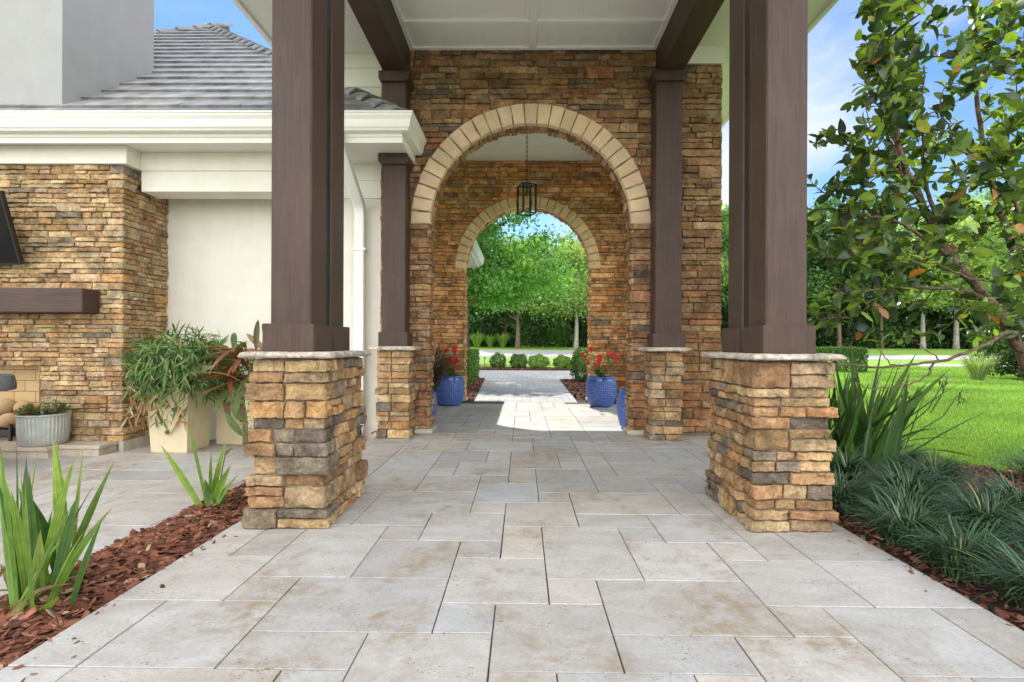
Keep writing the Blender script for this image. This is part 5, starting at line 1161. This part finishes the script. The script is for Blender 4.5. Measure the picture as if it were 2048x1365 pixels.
blades(mb, np.stack([rng.normal(-1.14, .05, n), rng.normal(6.22, .05, n), np.full(n, .42)], 1), rng.uniform(-1.0, 1.4, n), rng.uniform(.05, .6, n), rng.uniform(.7, 2.6, n), rng.uniform(.3, .75, n), rng.uniform(.006, .012, n), jit(rng, (.075, .06, .04), n, .4), m=8, fold=.3)
mb.build('leaves', M['leaf'], t)

# ------------------------------------------------------------------ hanging lantern
LX, LY = 0.053, 7.4; t = thing('hanging_lantern', 'black square glass lantern hanging by a chain in the passage', 'lantern', (LX, LY, 4.26))
def rotbox(mb, x0, x1, y0, y1, z0, z1, ang=R_(24), **k):
    boxT(mb, Matrix.Translation((LX, LY, 0)) @ Matrix.Rotation(ang, 4, 'Z'), x0, x1, y0, y1, z0, z1, **k)
mb = MB(); a = .098; b_ = .0105; zb, zt = 2.895, 3.30
for sx in (-1, 1):
    for sy in (-1, 1): rotbox(mb, sx*a-b_, sx*a+b_, sy*a-b_, sy*a+b_, zb, zt)
for z in (zb, zt):
    for s_ in (-1, 1): rotbox(mb, -a-b_, a+b_, s_*a-b_, s_*a+b_, z-.007, z+.0071); rotbox(mb, s_*a-b_, s_*a+b_, -a+b_, a-b_, z-.0065, z+.0065)
rotbox(mb, -a+b_, a-b_, -a+b_, a-b_, zt+.0005, zt+.005); rotbox(mb, -.05, .05, -.05, .05, zt+.006, zt+.03); 
mb.build('frame', M['black'], t)
M['glass'], n, l, b = new_mat('clear_glass'); b.inputs['Transmission Weight'].default_value = 1; b.inputs['Roughness'].default_value = .02; b.inputs['IOR'].default_value = 1.03; b.inputs['Base Color'].default_value = (.97, .98, .97, 1)
for k in range(4):
    mb = MB(); rotbox(mb, -a+.007, a-.007, a-.001, a+.001, zb+.008, zt-.008, ang=R_(24+90*k)); mb.build('pane', M['glass'], t)
mb = MB(); mb.tube([(LX, LY, zt), (LX, LY, zt-.10)], .012, 10); mb.tube([(LX, LY, zt-.10), (LX, LY, zt-.16)], [.014, .009], 10, (1, 1, 1)); mb.build('bulb_holder', M['black'], t)
mb = MB(); z = zt+.03; k = 0
while z < 4.23:
    an = np.linspace(0, 6.28, 13); r1, r2 = .010, .021; P = [(LX+r1*math.cos(q)*(1 if k % 2 else 0), LY+r1*math.cos(q)*(0 if k % 2 else 1), z+.02+r2*math.sin(q)) for q in an]; mb.tube(P, .0042, 5, cap=False); z += .034; k += 1
mb.build('chain', M['black'], t); mb = MB(); mb.lathe([(.001, 4.225), (.03, 4.228), (.055, 4.245), (.055, 4.2615)], LX, LY, 24); mb.build('canopy_plate', M['black'], t, smooth=True)

# ------------------------------------------------------------------ clipped shrubs, hedges and lights beyond the arch
def ball(label, x, y, rx, rz, seed, group, pal, zb=None, N=3400, size=.065):
    rng = np.random.default_rng(seed); z0 = float(gz(x, y)) if zb is None else zb; t = thing('round_shrub', label, 'shrub', (x, y, z0), group)
    v = rand_dir(rng, N); f = 1+.10*np.sin(v[:, 0]*7+seed*2.3)+.10*np.sin(v[:, 2]*9+v[:, 1]*6+seed)+np.where(rng.random(N) < .06, rng.uniform(0, .25, N), 0); r_ = rng.uniform(.55, 1, N)**.45
    p = np.stack([x+v[:, 0]*rx*r_*f, y+v[:, 1]*rx*r_*f, z0+rz*.92+v[:, 2]*rz*r_*f*.95], 1); p[:, 2] = np.maximum(p[:, 2], z0+.08); mb = MB(); leafquads(mb, p, rng, size, cols(rng, pal, N, .3)); mb.build('foliage', M['leaf'], t)
    mb = MB()
    for k in range(6): a = k*1.05; mb.tube([(x, y, z0-.02), (x+.3*rx*math.cos(a), y+.3*rx*math.sin(a), z0+rz*.6), (x+.6*rx*math.cos(a), y+.6*rx*math.sin(a), z0+rz*1.2)], [.018, .012, .006], 5)
    mb.build('stem', M['bark'], t); return t
GA = [((.08, .16, .04), 3), ((.13, .24, .055), 3), ((.19, .30, .08), 1)]; GB = [((.16, .28, .055), 3), ((.23, .37, .08), 3), ((.33, .43, .13), 1)]
ball('dark open round shrub, leftmost in the row behind the paved court', -1.0, 20.9, .31, .36, 1, 'round shrubs behind the court', GA, 0.0, 2200); ball('fuller dark round shrub, second from left behind the paved court', -.15, 20.9, .38, .34, 2, 'round shrubs behind the court', GA, 0.0)
ball('bright green round shrub right of the two dark ones behind the court', .66, 20.85, .40, .33, 3, 'round shrubs behind the court', GB, 0.0); ball('yellow green round shrub at the right end of the row', 1.62, 20.95, .34, .31, 4, 'round shrubs behind the court', GB, 0.0)
ball('large round clipped shrub in the mulch right of the passage', 1.78, 13.9, .52, .49, 5, None, GA, -.01, 7000, .055)
def hedge(label, x0, x1, y0, y1, z0, z1, seed, pal, N, size=.06):
    rng = np.random.default_rng(seed); t = thing('clipped_hedge', label, 'hedge', ((x0+x1)/2, (y0+y1)/2, z0)); u = rng.uniform(0, 1, (N, 3)); ax = rng.integers(0, 3, N); q = rng.uniform(0, 1, N)**3*.35; sgn = rng.random(N) < .5
    for k in range(3): m_ = ax == k; u[m_, k] = np.where(sgn[m_] | (k == 2), 1-q[m_], q[m_])
    p = np.stack([x0+(x1-x0)*u[:, 0], y0+(y1-y0)*u[:, 1], z0+(z1-z0)*u[:, 2]], 1)+rng.normal(0, .02, (N, 3)); mb = MB(); leafquads(mb, p, rng, size, cols(rng, pal, N, .3)); mb.build('foliage', M['leaf'], t)
    for k in range(max(3, int(max(x1-x0, y1-y0)/.5))):
        mb = MB()
        s_ = (k+.5)/max(3, int(max(x1-x0, y1-y0)/.5)); x = x0+(x1-x0)*(s_ if x1-x0 > y1-y0 else .5); y = y0+(y1-y0)*(s_ if y1-y0 >= x1-x0 else .5)
        for e in range(2): mb.tube([(x, y, z0-.02), (x+rng.normal(0, .12), y+rng.normal(0, .12), z0+(z1-z0)*.8)], [.018, .006], 5)
        mb.build('stem', M['bark'], t)
hedge('tall clipped hedge along the left side of the paved path', -2.0, -1.27, 9.75, 15.0, -.01, .84, 1, GA[:2]+[((.14, .20, .05), 1)], 16000, .06)
hedge('light green clipped hedge at the right end of the shrub row', 2.15, 5.5, 20.5, 21.6, 0.0, .72, 2, GB, 9000, .07)
hedge('dark clipped hedge across the lawn behind the right pier', 11.2, 13.6, 20.3, 21.2, -.06, .93, 3, [((.045, .11, .025), 3), ((.07, .15, .03), 2)], 9000, .08)
def path_light(label, x, y, z):
    t = thing('path_light', label, 'path light', (x, y, z), 'black path lights'); mb = MB(); mb.tube([(x, y, z), (x, y, z+.40)], .011, 8); mb.build('stake', M['black'], t); mb = MB(); mb.lathe([(.001, z+.47), (.03, z+.46), (.065, z+.425), (.066, z+.418), (.02, z+.415), (.014, z+.40)], x, y, 20); mb.build('shade', M['black'], t, smooth=True)
path_light('black path light in the mulch before the large round shrub', 1.33, 12.2, -.01); path_light('black path light at the left end of the shrub row', -1.52, 20.6, .02)
t = thing('lamp_post', 'slim dark lamp post by the road, seen left in the far arch', 'lamp post', (-3.35, 31.5, .2)); mb = MB(); mb.tube([(-3.35, 31.5, .2), (-3.35, 31.5, .5), (-3.35, 31.5, .55), (-3.35, 31.5, 3.4)], [.13, .12, .075, .06], 12); mb.build('pole', M['black'], t); mb = MB(); mb.lathe([(.05, 3.4), (.16, 3.45), (.19, 3.8), (.10, 3.95), (.001, 4.05)], -3.35, 31.5, 12); mb.build('lantern_head', M['black'], t)

# ------------------------------------------------------------------ trees far off
def crown_mesh(name, rng, cx, cy, cz, rx, ry, rz, nclump, nleaf, size, pal, parent, mat=None, cl=.24, spread=1.0):
    v = rand_dir(rng, nclump)*(rng.uniform(.12, 1, (nclump, 1))**.5); v[:, 2] = np.where(v[:, 2] < -.55, v[:, 2]*.6, v[:, 2])
    Cc = np.array((cx, cy, cz))+v*np.array((rx, ry, rz)); k = rng.integers(0, nclump, nleaf); cr_ = min(rx, rz)*cl*rng.uniform(.55, 1.35, nclump)
    p = Cc[k]+np.clip(rng.normal(0, .55, (nleaf, 3)), -1.25, 1.25)*cr_[k][:, None]*np.array((1.15, 1.15, .75))*spread
    cc = cols(rng, pal, nclump, .15)[k]*rng.uniform(.8, 1.2, (nleaf, 1)); mb = MB(); leafquads(mb, p, rng, size, np.clip(cc, 0, 1)); return mb.build(name, mat or M['leaf'], parent), Cc
def trunk_mesh(rng, x, y, z0, zt, r, Cc, parent, mat, lean=0.0, nb=10, fork=.45):
    mb = MB(); zc = z0+(zt-z0)*fork; top = (x+lean, y, zt); P = smooth_pts([(x, y, z0-.1), (x+lean*.25+rng.normal(0, .05), y, z0+(zc-z0)*.55), (x+lean*.5, y, zc), top], 5)
    mb.tube(P, list(np.interp(np.linspace(0, 1, len(P)), [0, .08, 1], [r*1.35, r, r*.18])), 9)
    for i in rng.permutation(len(Cc))[:nb]:
        s_ = P[rng.integers(len(P)//2, len(P)-1)]; c = Cc[i]; m_ = s_+(c-s_)*.5+np.array((0, 0, -.25)); Q = smooth_pts([s_, m_, c], 4); mb.tube(Q, list(np.linspace(r*.34, r*.05, len(Q))), 5, cap=False)
    return mb.build('trunk', mat, parent, smooth=True)
def tree(label, x, y, cz, rx, rz, seed, pal, nclump, nleaf, size, r, group=None, ccx=None, bark='bark', lean=0., name='leafy_tree', fork=.45, nb=12, cl=.24, ryf=.9):
    rng = np.random.default_rng(seed); z0 = float(gz(x, y)); t = thing(name, label, 'tree', (x, y, z0), group); cx = x if ccx is None else ccx
    _, Cc = crown_mesh('crown', rng, cx, y, cz, rx, rx*ryf, rz, nclump, nleaf, size, pal, t, cl=cl); trunk_mesh(rng, x, y, z0, cz+rz*.5, r, Cc, t, M[bark], lean, nb, fork); return t
OAK = [((.10, .25, .055), 4), ((.15, .33, .07), 4), ((.22, .41, .09), 2), ((.065, .16, .045), 2)]; PALE = [((.21, .33, .10), 4), ((.29, .42, .13), 4), ((.38, .48, .17), 2), ((.13, .24, .07), 2)]
MID = [((.10, .22, .09), 4), ((.15, .29, .115), 3), ((.21, .35, .14), 2)]; DARK = [((.06, .14, .045), 4), ((.10, .20, .06), 3), ((.15, .25, .075), 1)]
tree('big bright green oak overhanging the court, left in the far arch', -3.7, 25.5, 5.35, 4.3, 3.5, 1, OAK, 95, 30000, .20, .22, ccx=-2.2, lean=1.2, nb=22)
tree('tall shade tree at the left of the paved court, its crown above the far arch', -5.4, 22.4, 9.0, 5.4, 1.7, 5, OAK, 80, 15000, .26, .24, ccx=-1.6, lean=2.4, nb=16, fork=.75, cl=.42, ryf=.42)
tree('pale yellow green tree by the road, right in the far arch', 4.85, 46.5, 7.0, 4.8, 4.8, 2, PALE, 90, 22000, .28, .21, bark='palebark', fork=.45, nb=14)
tree('mid green tree with grey trunk on the far verge, centre of the far arch', -.45, 47.5, 6.9, 4.2, 4.2, 3, MID, 70, 14000, .32, .24, fork=.4)
# wood behind the road: every tree a copy of one of four
protos = [tree('tall dark tree in the wood behind the road', 0, 55, 9.2, 4.0, 6.0, 11, DARK, 60, 9000, .42, .20, 'trees of the wood behind the road', name='wood_tree'), tree('tall mid green tree in the wood behind the road', 0, 55, 9.6, 4.3, 6.2, 12, MID, 60, 9000, .42, .22, 'trees of the wood behind the road', name='wood_tree'),
          tree('tall pale green tree in the wood behind the road', 0, 55, 9.0, 4.6, 6.4, 13, PALE, 60, 9500, .42, .24, 'trees of the wood behind the road', name='wood_tree', bark='palebark'), tree('thin loose tree in the wood behind the road', 0, 55, 9.6, 3.0, 6.6, 14, MID, 40, 5000, .40, .14, 'trees of the wood behind the road', name='wood_tree', bark='palebark', cl=.3)]
def copy_thing(r_, loc, s_=1.0, rz=0.0, label=None):
    c = r_.copy(); C.objects.link(c); c.location = loc; c.scale = (s_,)*3; c.rotation_euler = (0, 0, rz)
    if label: c['label'] = label
    for ch in r_.children:
        d = ch.copy(); C.objects.link(d); d.parent = c; d.matrix_parent_inverse = ch.matrix_parent_inverse.copy()
        for g in ch.children:
            e = g.copy(); C.objects.link(e); e.parent = d; e.matrix_parent_inverse = g.matrix_parent_inverse.copy()
    return c
rng = np.random.default_rng(121); spots = []
for x in np.arange(-11, 12, 3.1): spots.append((x+rng.uniform(-1, 1), 53.5+rng.uniform(-1, 5)))
for x in np.arange(14.5, 66, 3.0): spots.append((x+rng.uniform(-1.2, 1.2), 50.5+rng.uniform(-1, 5)-max(0, x-40)*.2))
for x in np.arange(16, 74, 4.6): spots.append((x+rng.uniform(-1.2, 1.2), 59+rng.uniform(-1, 4)))
used = [False]*4
for (x, y) in spots:
    k = int(rng.choice(4, p=[.22, .3, .33, .15])); k = int(rng.choice([0, 1], p=[.5, .5])) if x < 12 and k == 2 else k; s_ = rng.uniform(.82, 1.12)*(.74 if x < 12 else 1); loc = (x, y, float(gz(x, y)))
    if not used[k]: o = protos[k]; o.location = loc; o.scale = (s_,)*3; used[k] = True
    else: copy_thing(protos[k], loc, s_, rng.uniform(0, 6.28))
for k in range(4):
    if not used[k]: protos[k].location = (20+3*k, 57, float(gz(20, 57)))
# undergrowth at the foot of the wood
rng = np.random.default_rng(131); N = 60000; x = rng.uniform(-13, 82, N); y = 51+rng.uniform(0, 4.5, N)-np.maximum(0, x-40)*.2; hh = 2.2+1.1*np.sin(x*.7)+.9*np.sin(x*1.9+1)+.6*np.sin(x*4.3); z = gz(x, y)+rng.uniform(0, 1, N)**.8*np.maximum(hh, .6)
patch = np.sin(x*.55)+np.sin(x*1.37+2)+rng.normal(0, .5, N); c = np.where((patch > .5)[:, None], jit(rng, (.08, .17, .04), N, .35), jit(rng, (.03, .065, .022), N, .35)); mb = MB(); leafquads(mb, np.stack([x, y, z], 1), rng, .34, c); struct(mb.build('undergrowth', M['leaf']), 'stuff')
rng = np.random.default_rng(133); N = 95000; x = rng.uniform(-26, 105, N); y = 64+rng.uniform(0, 5, N); hh = 13+2.0*np.sin(x*.31)+1.5*np.sin(x*.83+1)+1.0*np.sin(x*2.1); z = gz(x, y)+rng.uniform(0, 1, N)**1.25*hh*np.where((x > -12) & (x < 13), .72, 1)
c = jit(rng, (.10, .19, .06), N, .5)*(.7+.45*np.sin(x*.9+z*.5)*np.sin(z*.8+x*.3)+.25)[:, None]; mb = MB(); leafquads(mb, np.stack([x, y, z], 1), rng, .75, np.clip(c, .02, 1)); struct(mb.build('far_wood', M['leaf']), 'stuff')
# small plants at the verge and the lawn
def tuft(label, x, y, n, L_, pal, seed, w_=.02, name='grass_tuft', t1=(.6, 1.6)):
    rng = np.random.default_rng(seed); z0 = float(gz(x, y)); t = thing(name, label, 'plant', (x, y, z0)); mb = MB(); r_ = rng.uniform(0, L_*.16, n); a0 = rng.uniform(0, 6.28, n)
    blades(mb, np.stack([x+r_*np.cos(a0), y+r_*np.sin(a0), np.full(n, z0)], 1), a0+rng.normal(0, .5, n), rng.uniform(.03, .45, n), rng.uniform(*t1, n), rng.uniform(.7, 1.15, n)*L_, np.full(n, w_)*rng.uniform(.7, 1.2, n), cols(rng, pal, n), m=7, fold=.3); mb.build('leaves', M['leaf'], t)
tuft('pale feathery grass tuft on the lawn left of the dark evergreen bush', 14.0, 15.9, 420, .95, [((.22, .30, .13), 3), ((.32, .36, .20), 2), ((.14, .22, .07), 2)], 1, .012)
tuft('low spiky green tuft on the verge, first beside the lamp post', -4.4, 49.3, 200, 1.5, GB, 2, .06); tuft('low spiky green tuft on the verge between two others', -3.1, 49.4, 200, 1.3, GB, 3, .06); tuft('low spiky green tuft on the verge near the grey trunk', -1.9, 49.2, 200, 1.5, GB, 4, .06)
rng = np.random.default_rng(141); t = thing('evergreen_bush', 'large dark glossy evergreen bush on the lawn at the right border', 'bush', (16.3, 16.0, -.06)); mb = MB(); N = 9000
v = rand_dir(rng, N); r_ = rng.uniform(.5, 1, N)**.45; f = 1+.13*np.sin(v[:, 0]*9)+.12*np.sin(v[:, 2]*11+v[:, 1]*8); p = np.stack([16.3+v[:, 0]*1.75*r_*f, 16+v[:, 1]*1.6*r_*f, 1.15+v[:, 2]*1.2*r_*f], 1); p[:, 2] = np.maximum(p[:, 2], .1)
leafquads(mb, p, rng, .15, cols(rng, [((.03, .07, .025), 4), ((.055, .11, .03), 3), ((.10, .16, .05), .7)], N)); mb.build('foliage', M['glossleaf'], t); mb = MB()
for k in range(8): a = k*.785; mb.tube([(16.3, 16, -.1), (16.3+.4*math.cos(a), 16+.4*math.sin(a), .6), (16.3+1.0*math.cos(a), 16+1.0*math.sin(a), 1.5)], [.05, .035, .015], 6)
mb.build('stem', M['bark'], t)
